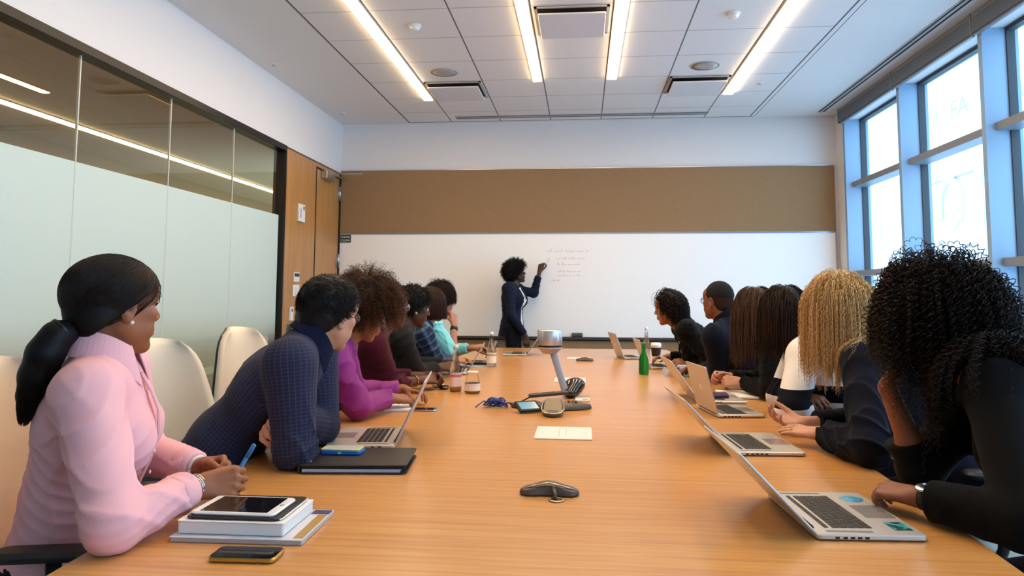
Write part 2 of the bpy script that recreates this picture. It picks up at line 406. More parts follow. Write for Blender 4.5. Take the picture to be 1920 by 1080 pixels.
vent(1.15, 7.27, .58, .57, 'square ceiling vent near the windows, toward the whiteboard')
vent(-.07, 5.45, .56, .57, 'square ceiling vent between the two middle lights')
def disc(x, y, r, name, lab, cat, grp):
    t = thing(name, lab, cat, (x, y, HC), group=grp)
    b = MB(); b.lathe([(r + .012, HC - .001), (r + .010, HC - .006), (r, HC - .008)], (x, y, 0), 40, cap=False); obj('trim_ring', b, m_grey, t)
    b = MB(); b.lathe([(r, HC - .007), (r * .5, HC - .009), (0.0001, HC - .009)], (x, y, 0), 40); obj('grille', b, mat('speaker mesh', '#b3ada6', .7, bump=.6, bscale=900), t)
disc(-1.31, 6.67, .125, 'ceiling_speaker', 'round flush ceiling speaker near the glass wall', 'speaker', 'round ceiling speakers')
disc(1.14, 6.67, .125, 'ceiling_speaker', 'round flush ceiling speaker near the windows', 'speaker', 'round ceiling speakers')
for x, y, lab in ((-1.31, 5.46, 'small white smoke detector near the glass wall'), (1.14, 5.42, 'small white smoke detector near the windows')):
    t = thing('smoke_detector', lab, 'smoke detector', (x, y, HC), group='smoke detectors')
    b = MB(); b.lathe([(.052, HC - .001), (.05, HC - .012)], (x, y, 0), 24); obj('base', b, m_white_plastic, t)
    b = MB(); b.lathe([(.038, HC - .012), (.038, HC - .03), (.028, HC - .04), (.0001, HC - .042)], (x, y, 0), 24); obj('sensor', b, m_white_plastic, t)
for x, y, lab in ((1.776, 7.27, 'small sprinkler head near the window side lamp'), (-2.84, 6.3, 'sprinkler cap by the soffit, midway along'), (-2.80, 8.12, 'sprinkler cap in the corner above the door')):
    t = thing('sprinkler', lab, 'sprinkler', (x, y, HC), group='flush sprinkler heads')
    b = MB(); b.lathe([(.04, HC - .001), (.038, HC - .006), (.02, HC - .009)], (x, y, 0), 20); obj('escutcheon', b, m_white_plastic, t)
    b = MB(); b.lathe([(.012, HC - .008), (.014, HC - .02), (.0001, HC - .022)], (x, y, 0), 12); obj('nozzle', b, m_grey, t)
t = thing('slot_diffuser', 'long thin air slot in the ceiling before the end wall', 'air slot', (0, 8.45, HC))
b = MB(); b.box(-1.5, 1.46, 8.40, 8.43, HC - .004, HC - .001); b.box(-1.5, 1.46, 8.47, 8.50, HC - .004, HC - .001); obj('slot', b, m_dark, t)
b = MB(); b.box(-1.51, 1.47, 8.385, 8.40, HC - .006, HC - .001); b.box(-1.51, 1.47, 8.43, 8.47, HC - .006, HC - .001); b.box(-1.51, 1.47, 8.50, 8.51, HC - .006, HC - .001); obj('frame', b, m_grey, t)
t = thing('slot_diffuser', 'long double slot in the ceiling along the window wall', 'air slot', (2.745, 4, HC))
b = MB(); b.box(2.72, 2.74, .5, 8.50, HC - .004, HC - .001); b.box(2.765, 2.785, .5, 8.50, HC - .004, HC - .001); obj('slot', b, m_dark, t)
b = MB(); b.box(2.712, 2.72, .5, 8.51, HC - .006, HC - .001); b.box(2.74, 2.765, .5, 8.51, HC - .006, HC - .001); b.box(2.785, 2.793, .5, 8.51, HC - .006, HC - .001); obj('frame', b, m_grey, t)

# window wall
m_fin = mat('blue grey mullion paint', '#8eabc6', .45)
m_trans = mat('grey transom metal', '#878b90', .45, metal=.1)
m_clear = bpy.data.materials.new('clear window glass'); m_clear.use_nodes = True; nt = m_clear.node_tree; nt.nodes.clear()
out = N(nt, 'ShaderNodeOutputMaterial'); tr = N(nt, 'ShaderNodeBsdfTransparent'); tr.inputs[0].default_value = (.96, .98, 1, 1)
gl = N(nt, 'ShaderNodeBsdfGlossy'); gl.inputs['Roughness'].default_value = .02
fr = N(nt, 'ShaderNodeFresnel'); fr.inputs[0].default_value = 1.3; ge = N(nt, 'ShaderNodeNewGeometry')
ms = N(nt, 'ShaderNodeMixShader'); nt.links.new(mth(nt, 'MULTIPLY', fr.outputs[0], mth(nt, 'SUBTRACT', 1.0, ge.outputs['Backfacing'])), ms.inputs[0]); nt.links.new(tr.outputs[0], ms.inputs[1]); nt.links.new(gl.outputs[0], ms.inputs[2]); nt.links.new(ms.outputs[0], out.inputs[0])
XG = 3.17
fy = [8.40 - 1.42 * i for i in range(8)]
b = MB(); b.box(XR + .005, XR + .3, Y0, YB, 3.30, HC); struct('wall_right', b, m_paint)
for i, y in enumerate(fy):
    b = MB(); b.box(XR, XG + .06, y, y + .055, 0, 3.34); struct('trim_mullion', b, m_fin)
b = MB(); b.box(XR + .01, XG + .06, 8.455, YB, 0, 3.42); struct('wall_right_return', b, m_paint)
for i in range(7):
    y1, y0 = fy[i], fy[i + 1] + .055
    Wd = thing('window_%d' % (i + 2), None, None, (XG, (y0 + y1) / 2, 0), kind='structure')
    b = MB()
    for z in (2.52, 1.52, .48): b.box(XR + .07, XG + .03, y0, y1, z, z + .062)
    obj('transom', b, m_trans, Wd, bevel=.003)
    b = MB()
    b.box(XG - .03, XG + .03, y0, y0 + .012, .06, 3.3); b.box(XG - .03, XG + .03, y1 - .012, y1, .06, 3.3); b.box(XG - .03, XG + .03, y0, y1, 0, .06); b.box(XG - .03, XG + .03, y0, y1, 3.27, 3.34)
    obj('window_frame', b, mat('dark gasket', '#3d4247', .6), Wd)
    b = MB(); b.box(XG, XG + .006, y0 + .01, y1 - .01, .05, 3.3); obj('glass_pane', b, m_clear, Wd)
    t = thing('roller_blind', 'grey rolled-up blind cassette at the top of window bay %s' % ('next to the whiteboard wall', 'second from the whiteboard wall', 'third from the whiteboard wall', 'out of the frame', 'out of the frame', 'out of the frame', 'out of the frame')[i], 'roller blind', (XR, (y0 + y1) / 2, 3.26), group='roller blinds along the window wall')
    if i > 2: bpy.data.objects.remove(t); continue
    b = MB(); b.box(XR - .06, XR - .005, y0 - .02, y1 + .02, 3.265, 3.385); obj('cassette', b, mat('blind fabric grey', '#5f6973', .7, bump=.3, bscale=500), t, bevel=.004)
    b = MB(); b.box(XR - .045, XR - .02, y0 - .01, y1 + .01, 3.248, 3.266); obj('hem_bar', b, m_trans, t)
    b = MB(); b.box(XR - .062, XR - .003, y0 - .026, y0 - .02, 3.26, 3.42); b.box(XR - .062, XR - .003, y1 + .02, y1 + .026, 3.26, 3.42); b.box(XR-.055, XR-.01, y0-.02, y1+.02, 3.385, 3.418); obj('bracket', b, m_trans, t)

# whiteboard
t = thing('whiteboard', 'very wide glossy whiteboard with faint red handwriting', 'whiteboard', (0, YB, .79))
b = MB(); b.box(XL + .01, 2.945, YB - .03, YB - .003, .80, 2.028); obj('writing_surface', b, mat('whiteboard enamel', '#faf8f4', .22, spec=.4), t)
b = MB(); b.box(XL + .01, 2.945, YB - .034, YB - .003, 2.028, 2.038); b.box(2.93, 2.945, YB - .034, YB - .003, .80, 2.03); obj('edge_trim', b, m_chrome, t)
b = MB(); b.box(XL + .01, 2.945, YB - .075, YB - .003, .772, .800); obj('tray', b, mat('tray bronze', '#4a3f35', .5, metal=.4), t, bevel=.003)
# handwriting strokes
m_ink = mat('faded red marker ink', '#dfb6ad', .6)
random.seed(4)
def scribble(x0, x1, z, h, mb, yy=YB - .0312):
    x = x0                                          # joined-up words: a run of small loops with the odd tall letter
    while x < x1:
        nl = random.randint(2, 6); pts = []; amps = [random.choice((.30, .34, .38, .95, .32)) for _ in range(nl)]; st = h * .52
        for k in range(nl * 10):
            u = k / 10; am = amps[min(nl - 1, int(u))] * h; a_ = 2 * PI * u
            pts.append((x + st * u + .28 * st * math.sin(a_), yy, z - .2 * h + am * .5 * (1 - math.cos(a_))))
        mb.tube(pts, .0019, 4); x += nl * st + h * .55
b = MB()
def wp(x, y): p = AY(x, y, YB); return p[0], p[2]
for (x0, y0_, x1, h) in ((1026, 471, 1108, .04), (1043, 485, 1086, .03), (1044, 496, 1088, .028), (1046, 509, 1088, .026), (1046, 517, 1086, .028), (1034, 526, 1050, .024)):
    a_, z_ = wp(x0, y0_); c_, _ = wp(x1, y0_); scribble(a_, c_, z_, h, b)
obj('handwriting', b, m_ink, t, label='faded red marker notes')
def text_mesh(s, size, name='lettering', ext=.0005, width=None):
    cu = bpy.data.curves.new(name, 'FONT'); cu.body = s; cu.size = size; cu.extrude = ext; cu.align_x = 'CENTER'; cu.align_y = 'CENTER'
    o = bpy.data.objects.new(name, cu); C.objects.link(o)
    bpy.context.view_layer.update(); dg = bpy.context.evaluated_depsgraph_get()
    me = bpy.data.meshes.new_from_object(o.evaluated_get(dg)); bpy.data.objects.remove(o)
    V = np.array([v.co[:] for v in me.vertices]); F = [list(p.vertices) for p in me.polygons]
    if width: V[:, 0] *= width / (V[:, 0].max() - V[:, 0].min())
    bpy.data.meshes.remove(me); return V, F
def add_text(mb, s, size, R, t, m=0, width=None, ext=.0005):
    V, F = text_mesh(s, size, ext=ext, width=width); mb.add(V @ np.asarray(R).T + np.asarray(t), F, m)
RW = np.array([[1, 0, 0], [0, 0, -1], [0, 1, 0.]])   # text facing -y, upright
t = thing('notice_sign', 'small dark green sign with pale lettering at the whiteboard corner', 'sign', (-2.92, YB - .03, 1.92))
b = MB(); b.box(-2.985, -2.85, YB - .036, YB - .031, 1.93, 2.025); obj('plate', b, mat('dark green sign', '#1e3b2d', .5), t)
b = MB(); add_text(b, 'PLEASE', .036, RW, (-2.9175, YB - .0366, 1.998)); add_text(b, 'CLEAN', .036, RW, (-2.9175, YB - .0366, 1.956)); obj('lettering', b, m_white_plastic, t)
t = thing('board_eraser', 'dark whiteboard eraser on the tray under the board', 'eraser', (-.06, YB - .05, .80))
b = MB(); b.box(-.125, .005, YB - .072, YB - .038, .812, .848); obj('grip', b, mat('eraser grey', '#4d4f50', .7), t, bevel=.006)
b = MB(); b.box(-.122, .002, YB - .070, YB - .040, .8005, .812); obj('felt_pad', b, mat('felt', '#2c2d2e', 1), t)

# the street outside: building opposite with lettering, windows and a poster, colours paled as by overexposure
m_fac = mat('facade paled by glare', '#f4f5f6', .8); m_fw = mat('facade glass paled by glare', '#cfd6de', .3); m_flet = mat('facade grey paled by glare', '#a4a8b2', .6)
t = thing('office_building', 'building opposite, its colours paled as if overexposed, with grey letters and window rows', 'building', (22, 30, -6))
BX = 22.0
def F(x, y): # pixel to the facade plane x = BX
    v = ray(x, y); p = EYE + v * (BX / v[0]); return p[1], p[2]
b = MB(); b.box(BX, BX + 6, 0, 64, -8, 16); obj('wall', b, m_fac, t)
def frect(x0, y0, x1, y1, name, m_, dx=.1):
    a, zt = F(x0, y0); c, _ = F(x1, y0); _, zb = F(x0, y1)
    b = MB(); b.box(BX - dx, BX - .02, min(a, c), max(a, c), zb, zt); return obj(name, b, m_, t)
for x0, x1 in ((1712, 1735), (1739, 1760), (1778, 1795), (1797, 1820)): frect(x0, 334, x1, 352, 'window', m_fw)
for x0, x1, y0, y1 in ((1736, 1756, 205, 240), (1734, 1766, 375, 415), (1712, 1722, 380, 410), (1885, 1915, 262, 290), (1600, 1615, 250, 330), (1630, 1650, 400, 450), (1888, 1912, 320, 370)): frect(x0, y0, x1, y1, 'window', m_fw)
frect(1702, 172, 1816, 174, 'ledge', m_flet, .25)
frect(1702, 360, 1832, 362, 'ledge', m_flet, .25)
ppy, pz = F(1790, 400)
b = MB(); b.box(BX - .12, BX - .03, ppy - 3.2, ppy + 3.2, pz - 3.6, pz + 2.2); obj('poster', b, mat('poster ground', '#dfe2e6', .7), t, label='poster with a plain portrait outline, colours paled as by glare')  # poster tones paled like the facade, glare put into the colour
b = MB(); b.ball((BX - .15, ppy, pz + .3), (.06, 1.0, 1.35)); obj('poster_face', b, mat('poster pale tone', '#d8d3cf', .8), t)
b = MB(); b.tube([(BX - .2, ppy + 1.25 * math.sin(a), pz + .4 + 1.6 * math.cos(a)) for a in np.linspace(-2.2, 2.0, 24)], .22, 8, flat=1); obj('poster_hair', b, mat('poster grey tone', '#d2d0d3', .8), t)
RF = np.array([[0, 0, -1], [-1, 0, 0], [0, 1, 0.]])    # facing -x
b = MB()
for s_, x0, x1, yy in (('FA', 1787, 1820, 210), ('RE IN', 1864, 1936, 206)):
    a, z_ = F(x0, yy); c, _ = F(x1, yy); add_text(b, s_, 1.5, RF, (BX - .15, (a + c) / 2, z_), width=abs(a - c), ext=.004)
obj('lettering', b, m_flet, t)
b = MB(); b.box(3.4, 90, -30, 90, -8.1, -8.0); struct('ground_street', b, mat('street paled as sunlit', '#e2e6ea', .9))  # near-white colour stands in for sunlit ground bouncing light to the ceiling
b = MB(); b.box(XL - .12, XR + .25, Y0, YB + .2, -.6, -.12); struct('floor_slab', b, m_paint)

# ================================================================ TABLE
m_table = woodmat('table walnut veneer', '#b87b42', '#d29652', '#dfa963', scale=(1.1, 40, 40), rough=.30, coat=.25)
m_table_base = woodmat('table plinth veneer', '#7d5330', '#8c6039', '#9a6c42', scale=(12, 12, .9), rough=.4)
TC, TY0, TY1 = -.09, .85, 7.50
def thw(y): return 1.06 - .12 * ((y - 4.3) / 3.1) ** 2
def table_outline(ins=0.0):
    p = []
    ys = np.linspace(TY0 + ins + .06, TY1 - ins - .06, 40)
    for y in ys: p.append((TC + thw(y) - ins, y))
    p.append((TC + thw(TY1) - ins - .05, TY1 - ins)); p.append((TC - thw(TY1) + ins + .05, TY1 - ins))
    for y in ys[::-1]: p.append((TC - thw(y) + ins, y))
    p.append((TC - thw(TY0) + ins + .05, TY0 + ins)); p.append((TC + thw(TY0) - ins - .05, TY0 + ins))
    return p
t = thing('conference_table', 'long boat-shaped wooden conference table filling the room', 'table', (TC, 4.2, 0))
b = MB(); b.prism(table_outline(), .715, .750); obj('tabletop', b, m_table, t, bevel=.003)
b = MB(); b.prism(table_outline(.04), .690, .715); obj('apron', b, m_table_base, t)
for y in (2.0, 4.2, 6.4):
    b = MB(); b.box(TC - .35, TC + .35, y - .28, y + .28, 0.02, .69); obj('pedestal', b, m_table_base, t, bevel=.005)
    b = MB(); b.box(TC - .33, TC + .33, y - .26, y + .26, 0, .02); obj('plinth_foot', b, m_black, t)
# ================================================================ BODIES: signed distance shapes meshed with surface nets
def nrm(v): v = np.asarray(v, float); return v / (np.linalg.norm(v) + 1e-12)
class Shape:
    def __init__(s): s.p = []; s.disp = None
    def cap(s, a, b, ra, rb=None, k=.02, op='u', flat=0, sq=None):
        a = np.asarray(a, float); b = np.asarray(b, float); rb = ra if rb is None else rb
        s.p.append(('cap', a, b, ra, rb, k, op, flat, (a + b) / 2, np.linalg.norm(b - a) / 2 + max(ra, rb)))
        return s
    def ell(s, c, r, R=None, k=.02, op='u'):
        c = np.asarray(c, float); r = np.asarray([r] * 3 if np.isscalar(r) else r, float)
        s.p.append(('ell', c, r, np.eye(3) if R is None else np.asarray(R), None, k, op, 0, c, r.max()))
        return s
    def clip(s, fn): s.p.append(('clip', fn)); return s     # keep where fn(p) < 0
    def dist(s, q, P):
        if q[0] == 'cap':
            _, a, b, ra, rb, k, op, flat, _, _ = q
            ab = b - a; L2 = ab @ ab + 1e-12
            pa = P - a; t = np.clip(pa @ ab / L2, 0, 1)
            d = np.linalg.norm(pa - t[..., None] * ab, axis=-1) - (ra + (rb - ra) * t)
            if flat:
                n = ab / math.sqrt(L2)
                if flat & 1: e = (P - b) @ n; d = np.maximum(d, e)
                if flat & 2: e = -(pa @ n); d = np.maximum(d, e)
            return d
        _, c, r, R = q[:4]
        l = (P - c) @ R; k0 = np.linalg.norm(l / r, axis=-1); k1 = np.linalg.norm(l / (r * r), axis=-1) + 1e-9
        return np.where(k0 < .05, -r.min(), k0 * (k0 - 1) / k1)
    def comb(s, d, e, q):
        k, op = q[5], q[6]
        if op == 'u':
            h = np.clip(.5 + .5 * (d - e) / k, 0, 1); return d * (1 - h) + e * h - k * h * (1 - h)
        h = np.clip(.5 - .5 * (e + d) / k, 0, 1)          # subtract
        return d * (1 - h) - e * h + k * h * (1 - h)
    def full(s, P):
        d = np.full(P.shape[:-1], 9.0)
        for q in s.p:
            if q[0] == 'clip': d = np.maximum(d, q[1](P))
            else: d = s.comb(d, s.dist(q, P), q)
        return d
    def mesh(s, h):
        lo = np.min([q[8] - q[9] for q in s.p if q[0] != 'clip' and q[6] == 'u'], axis=0) - 3 * h
        hi = np.max([q[8] + q[9] for q in s.p if q[0] != 'clip' and q[6] == 'u'], axis=0) + 3 * h
        B = 8; nb = np.ceil((hi - lo) / (h * B)).astype(int)
        g = np.stack(np.meshgrid(*[np.arange(n) for n in nb], indexing='ij'), -1).reshape(-1, 3)
        cen = lo + (g * B + (B - 1) / 2) * h
        dc = s.full(cen); hd = h * B * .87
        act = np.abs(dc) < hd * 1.6 + .006
        g = g[act]; cen = cen[act]
        vol = np.repeat(np.repeat(np.repeat(np.where(dc < 0, -1., 1.).reshape(nb).astype(np.float32), B, 0), B, 1), B, 2)
        off = np.stack(np.meshgrid(*[np.arange(B)] * 3, indexing='ij'), -1).reshape(-1, 3)
        P = lo + (g[:, None, :] * B + off[None]) * h
        D = np.full(P.shape[:2], 9.0)
        for q in s.p:
            if q[0] == 'clip': D = np.maximum(D, q[1](P)); continue
            m = np.linalg.norm(cen - q[8], axis=1) < q[9] + hd + q[5] * 1.5 + .02
            if m.any(): D[m] = s.comb(D[m], s.dist(q, P[m]), q)
        if s.disp is not None: D = D + s.disp(P)
        idx = g[:, None, :] * B + off[None]
        vol[idx[..., 0], idx[..., 1], idx[..., 2]] = D
        return surface_nets(vol, lo, h)
def surface_nets(vol, lo, h):
    s = vol < 0
    c = s[:-1, :-1, :-1].astype(np.int8)
    tot = np.zeros_like(c)
    nx, ny, nz = c.shape
    for i in (0, 1):
        for j in (0, 1):
            for k in (0, 1): tot += s[i:nx + i, j:ny + j, k:nz + k]
    I = np.argwhere((tot > 0) & (tot < 8))
    vid = np.full(c.shape, -1, np.int32); vid[I[:, 0], I[:, 1], I[:, 2]] = np.arange(len(I))
    acc = np.zeros((len(I), 3)); cnt = np.zeros(len(I))
    cor = [(i, j, k) for i in (0, 1) for j in (0, 1) for k in (0, 1)]
    val = {o: vol[I[:, 0] + o[0], I[:, 1] + o[1], I[:, 2] + o[2]].astype(float) for o in cor}
    for a in range(8):
        for b_ in range(a + 1, 8):
            A, Bc = cor[a], cor[b_]
            if sum(abs(x - y) for x, y in zip(A, Bc)) != 1: continue
            va, vb = val[A], val[Bc]; m = (va < 0) != (vb < 0)
            t = np.where(m, va / np.where(m, va - vb, 1), 0)[:, None]
            p = np.array(A) + t * (np.array(Bc) - np.array(A))
            acc += p * m[:, None]; cnt += m
    V = lo + (I + acc / np.maximum(cnt, 1)[:, None]) * h
    F = []
    for ax in range(3):
        sl = [slice(1, -1)] * 3; sl[ax] = slice(0, -1); sl2 = list(sl); sl2[ax] = slice(1, None)
        a_, b_ = s[tuple(sl)], s[tuple(sl2)]
        E = np.argwhere(a_ != b_)
        if not len(E): continue
        fl = a_[E[:, 0], E[:, 1], E[:, 2]]
        base = E.copy()
        for q in range(3):
            if q != ax: base[:, q] += 1
        u = [0, 0, 0]; v = [0, 0, 0]; u[(ax + 1) % 3] = -1; v[(ax + 2) % 3] = -1; u = np.array(u); v = np.array(v)
        q4 = [base, base + u, base + u + v, base + v]
        ids = np.stack([vid[q_[:, 0], q_[:, 1], q_[:, 2]] for q_ in q4], 1)
        ids[~fl] = ids[~fl][:, ::-1]
        F.append(ids)
    F = np.concatenate(F); F = F[(F >= 0).all(1)]
    return V, F
def smooth_mesh(V, F, it=1, lam=.5):
    for _ in range(it):
        acc = np.zeros_like(V); cnt = np.zeros(len(V))
        for i in range(4):
            np.add.at(acc, F[:, i], V[F[:, (i + 1) % 4]]); np.add.at(cnt, F[:, i], 1)
            np.add.at(acc, F[:, i], V[F[:, (i - 1) % 4]]); np.add.at(cnt, F[:, i], 1)
        V = V + lam * (acc / np.maximum(cnt, 1)[:, None] - V)
    return V

def head_frame(yaw, pitch=0, roll=0):
    """columns: right, forward, up; yaw 0 looks along +y, positive turns to -x; pitch > 0 looks up"""
    return rz(math.radians(yaw)) @ rx(math.radians(pitch)) @ ry(math.radians(roll))
def fold_noise(seed, amp, f=16., dirv=(0, 0, 1)):
    f = f * 3.6; rs = np.random.RandomState(seed); K = rs.normal(size=(6, 3)); K /= np.linalg.norm(K, axis=1)[:, None]
    dv = nrm(dirv); ph = rs.uniform(0, 6.28, 12)
    def fn(P):
        w1 = sum(np.sin(P @ (K[i] * f * .30) + ph[i]) for i in range(3)); msk = np.clip(.55 + .5 * np.sin(P @ (K[5] * f * .22) + ph[6]) + .3 * np.sin(P @ (K[0] * f * .4) + ph[7]), 0, 1)
        a = np.sin(P @ (dv * f * .45 + K[3] * f * .8) + 2.2 * w1 + ph[4])
        b_ = np.sin(P @ (K[4] * f * 1.4 - dv * f * .3) + 1.8 * w1 + ph[5])
        r = (1 - np.abs(a)) ** 2 * 1.0 + .6 * (1 - np.abs(b_)) ** 2
        return -amp * 1.7 * (r - .45) * msk
    return fn

SKIN = {}
def skin_mat(col):
    if col not in SKIN: SKIN[col] = mat('skin', col, .48, sss=.12, bump=.12, bscale=260, var=.06, vscale=25, spec=.4)
    return SKIN[col]
def lip_mat(col):
    k = 'lip' + col
    if k not in SKIN:
        c = lin(col); SKIN[k] = mat('lips', (c[0] * .85, c[1] * .55, c[2] * .58), .38, spec=.5)
    return SKIN[k]
m_eye = mat('eye white', '#e9e4de', .15); m_iris = mat('dark iris', '#20130c', .1); m_brow = mat('eyebrow hair', '#1a1311', .8)
m_nail = mat('fingernail', '#d9a892', .3)

def add_head(S, H, R, male=False, sc_=1.0, mouth=0.0):
    T = lambda x, y, z: H + R @ (np.array([x, y, z]) * sc_)
    Q = lambda a: R @ a
    g = lambda r: np.array(r) * sc_ if not np.isscalar(r) else r * sc_
    S.ell(T(0, -.014, .034), g((.073, .094, .082)), R, k=.02)
    S.ell(T(0, .028, -.02), g((.060, .062, .08)), R, k=.03)
    for sx in (-1, 1):
        S.cap(T(sx * .050, -.002, -.045), T(sx * .018, .066, -.094), g(.017), g(.016), k=.028)
        S.ell(T(sx * .039, .066, -.014), g((.021, .018, .017)), R, k=.022)
        S.ell(T(sx * .030, .060, -.055), g((.024, .022, .022)), R, k=.025)
    S.ell(T(0, .076, -.098), g((.021, .016, .016)), R, k=.02)
    S.cap(T(-.030, .079, .026), T(.030, .079, .026), g(.011), k=.022)
    S.ell(T(0, .070, .052), g((.052, .025, .035)), R, k=.025)
    for sx in (-1, 1): S.ell(T(sx * .032, .100, .006), g((.019, .015, .012)), R, k=.012, op='s')
    S.cap(T(0, .088, .014), T(0, .108, -.020), g(.0075), g(.0105), k=.012)
    for sx in (-1, 1): S.ell(T(sx * .012, .098, -.026), g((.0085, .011, .008)), R, k=.007)
    S.ell(T(0, .086, -.056), g((.026, .014, .020)), R, k=.012)
    S.cap(T(-.019, .088, -.054), T(0, .099, -.0515), g(.0045), g(.0062), k=.006); S.cap(T(.019, .088, -.054), T(0, .099, -.0515), g(.0045), g(.0062), k=.006)
    S.cap(T(-.016, .088, -.064), T(0, .097, -.0655), g(.005), g(.007), k=.006); S.cap(T(.016, .088, -.064), T(0, .097, -.0655), g(.005), g(.007), k=.006)
    S.cap(T(-.024, .090, -.0590 - mouth), T(.024, .090, -.0590 - mouth), g(.0022), k=.003, op='s')
    for sx in (-1, 1):      # ears with a hollow
        Re = R @ rz(sx * -.35) @ rx(-.18)
        S.ell(T(sx * .076, -.006, -.004), g((.008, .019, .031)), Re, k=.006)
        S.ell(T(sx * .077, -.006, -.030), g((.007, .010, .011)), Re, k=.006)
        S.ell(T(sx * .084, -.001, .002), g((.006, .011, .018)), Re, k=.005, op='s')
        S.cap(T(sx * .078, .004, .0), T(sx * .079, .006, -.012), g(.004), k=.004)

def ik(S_, W_, L1, L2, pole):
    d = W_ - S_; D_ = min(np.linalg.norm(d), (L1 + L2) * .995); n = nrm(d)
    a = (L1 * L1 - L2 * L2 + D_ * D_) / (2 * D_); hgt = math.sqrt(max(L1 * L1 - a * a, 0))
    p = np.asarray(pole, float); p = nrm(p - n * (p @ n))
    return S_ + n * a + p * hgt

def hand_pts(W_, fwd, back, side, pose, sc_=1.0):
    """fwd: wrist to knuckles; back: out of the back of the hand; side +1: thumb on the +x side of the frame.
    pose: curl list per finger (3 angles deg) , spread, thumb angles"""
    f = nrm(fwd); b_ = nrm(np.asarray(back, float) - f * (np.asarray(back, float) @ f)); r = np.cross(f, b_)   # x axis
    R = np.stack([r, f, b_], 1)
    out = {'R': R, 'fing': [], 'W': W_}
    xs = [.031, .010, -.011, -.031]; ln = [.072, .080, .074, .058]; kn = [.086, .090, .086, .078]
    curls = pose.get('curl', [(25, 30, 20)] * 4); spread = pose.get('spread', 3)
    for i in range(4):
        x = xs[i] * side; base = np.array([x, kn[i], 0.0]); c = curls[i]; a = 0; p = base.copy(); pts = [p.copy()]
        sp_ = math.radians(spread * (1.5 - i)) * side
        for j, fr_ in enumerate((.46, .30, .24)):
            a += math.radians(c[j]); d = np.array([math.sin(sp_) * math.cos(a), math.cos(sp_) * math.cos(a), -math.sin(a)])
            p = p + d * ln[i] * fr_; pts.append(p.copy())
        out['fing'].append([W_ + R @ (q * sc_) for q in pts])
    tz, ty, tc_ = pose.get('thumb', (35, 35, 20))      # drop below palm, angle outwards, curl
    p = np.array([side * .020, .022, -.006]); pts = [p.copy()]; ang = math.radians(ty)
    for j, l in enumerate((.042, .034, .027)):
        d = np.array([side * math.sin(ang), math.cos(ang), -math.sin(math.radians(tz))]); d /= np.linalg.norm(d)
        p = p + d * l; pts.append(p.copy()); ang -= math.radians(tc_)
    out['thumb'] = [W_ + R @ (q * sc_) for q in pts]
    out['kn'] = [W_ + R @ (np.array([xs[i] * side, kn[i], 0]) * sc_) for i in range(4)]
    out['mc'] = [W_ + R @ (np.array([xs[i] * side * .62, .008, 0]) * sc_) for i in range(4)]
    return out
def add_hand(S, hp, sc_=1.0):
    for i in range(4):
        S.cap(hp['mc'][i], hp['kn'][i] - hp['R'][:, 2] * .003, .0135 * sc_, .0105 * sc_, k=.012)
    S.cap(hp['thumb'][0], hp['thumb'][1], .0145 * sc_, .0115 * sc_, k=.014)
    for i in range(4):
        f = hp['fing'][i]; r = [.0098, .0088, .0080, .0068]
        if i == 3: r = [x * .88 for x in r]
        for j in range(3): S.cap(f[j], f[j + 1], r[j] * sc_, r[j + 1] * sc_, k=.0035)
    t = hp['thumb']; S.cap(t[1], t[2], .0112 * sc_, .0098 * sc_, k=.005); S.cap(t[2], t[3], .0100 * sc_, .0080 * sc_, k=.003)

POSES = {
    'relaxed': dict(curl=[(18, 28, 18), (22, 32, 20), (26, 34, 22), (30, 36, 24)], spread=3, thumb=(25, 38, 14)),
    'flat': dict(curl=[(4, 8, 5)] * 4, spread=5, thumb=(10, 42, 8)),
    'fist': dict(curl=[(75, 90, 55)] * 4, spread=0, thumb=(60, 25, 28)),
    'clasp': dict(curl=[(48, 60, 30), (50, 62, 32), (54, 62, 32), (58, 62, 34)], spread=1, thumb=(30, 28, 16)),
    'hold': dict(curl=[(45, 55, 25), (55, 62, 35), (60, 66, 38), (64, 66, 40)], spread=1, thumb=(48, 26, 16)),
    'type': dict(curl=[(12, 40, 28), (14, 42, 28), (16, 42, 30), (20, 42, 30)], spread=5, thumb=(30, 34, 12)),
    'point': dict(curl=[(12, 38, 26), (48, 62, 38), (62, 74, 44), (68, 76, 46)], spread=1, thumb=(45, 24, 18)),
    'palmup': dict(curl=[(28, 34, 22), (24, 32, 22), (26, 36, 24), (34, 40, 26)], spread=5, thumb=(20, 48, 10)),
}

def bone_uv(V, bones):
    """(length, girth) coordinates of every vertex on its nearest bone; for woven patterns that follow limbs"""
    best = np.full(len(V), 9.0); U = np.zeros((len(V), 2)); G = np.ones(len(V)); off = 0.0
    for a, b_, r, ref in bones:
        a = np.asarray(a); b_ = np.asarray(b_); ab = b_ - a; L = np.linalg.norm(ab); n = ab / L
        t = np.clip((V - a) @ n, -.15, L + .15); tt = np.clip(t, 0, L)
        q = V - a - tt[:, None] * n; d = np.linalg.norm(q, axis=1) - r
        x = nrm(np.asarray(ref) - n * (np.asarray(ref) @ n)); y = np.cross(n, x)
        ang = np.arctan2(q @ y, q @ x); m = d < best
        best[m] = d[m]; U[m, 0] = (t + off)[m]; U[m, 1] = (ang * r)[m]; G[m] = r; off += .013
    return U, G
def uv_faces(F, U, G):
    uv = U[F]; g = (G[F].max(1) * 2 * PI)[:, None]
    v = uv[..., 1]; v = np.where((v.max(1) - v.min(1))[:, None] > g * .5, np.where(v < 0, v + g, v), v)
    uv = np.stack([uv[..., 0], v], -1)
    return uv.reshape(-1, 2)

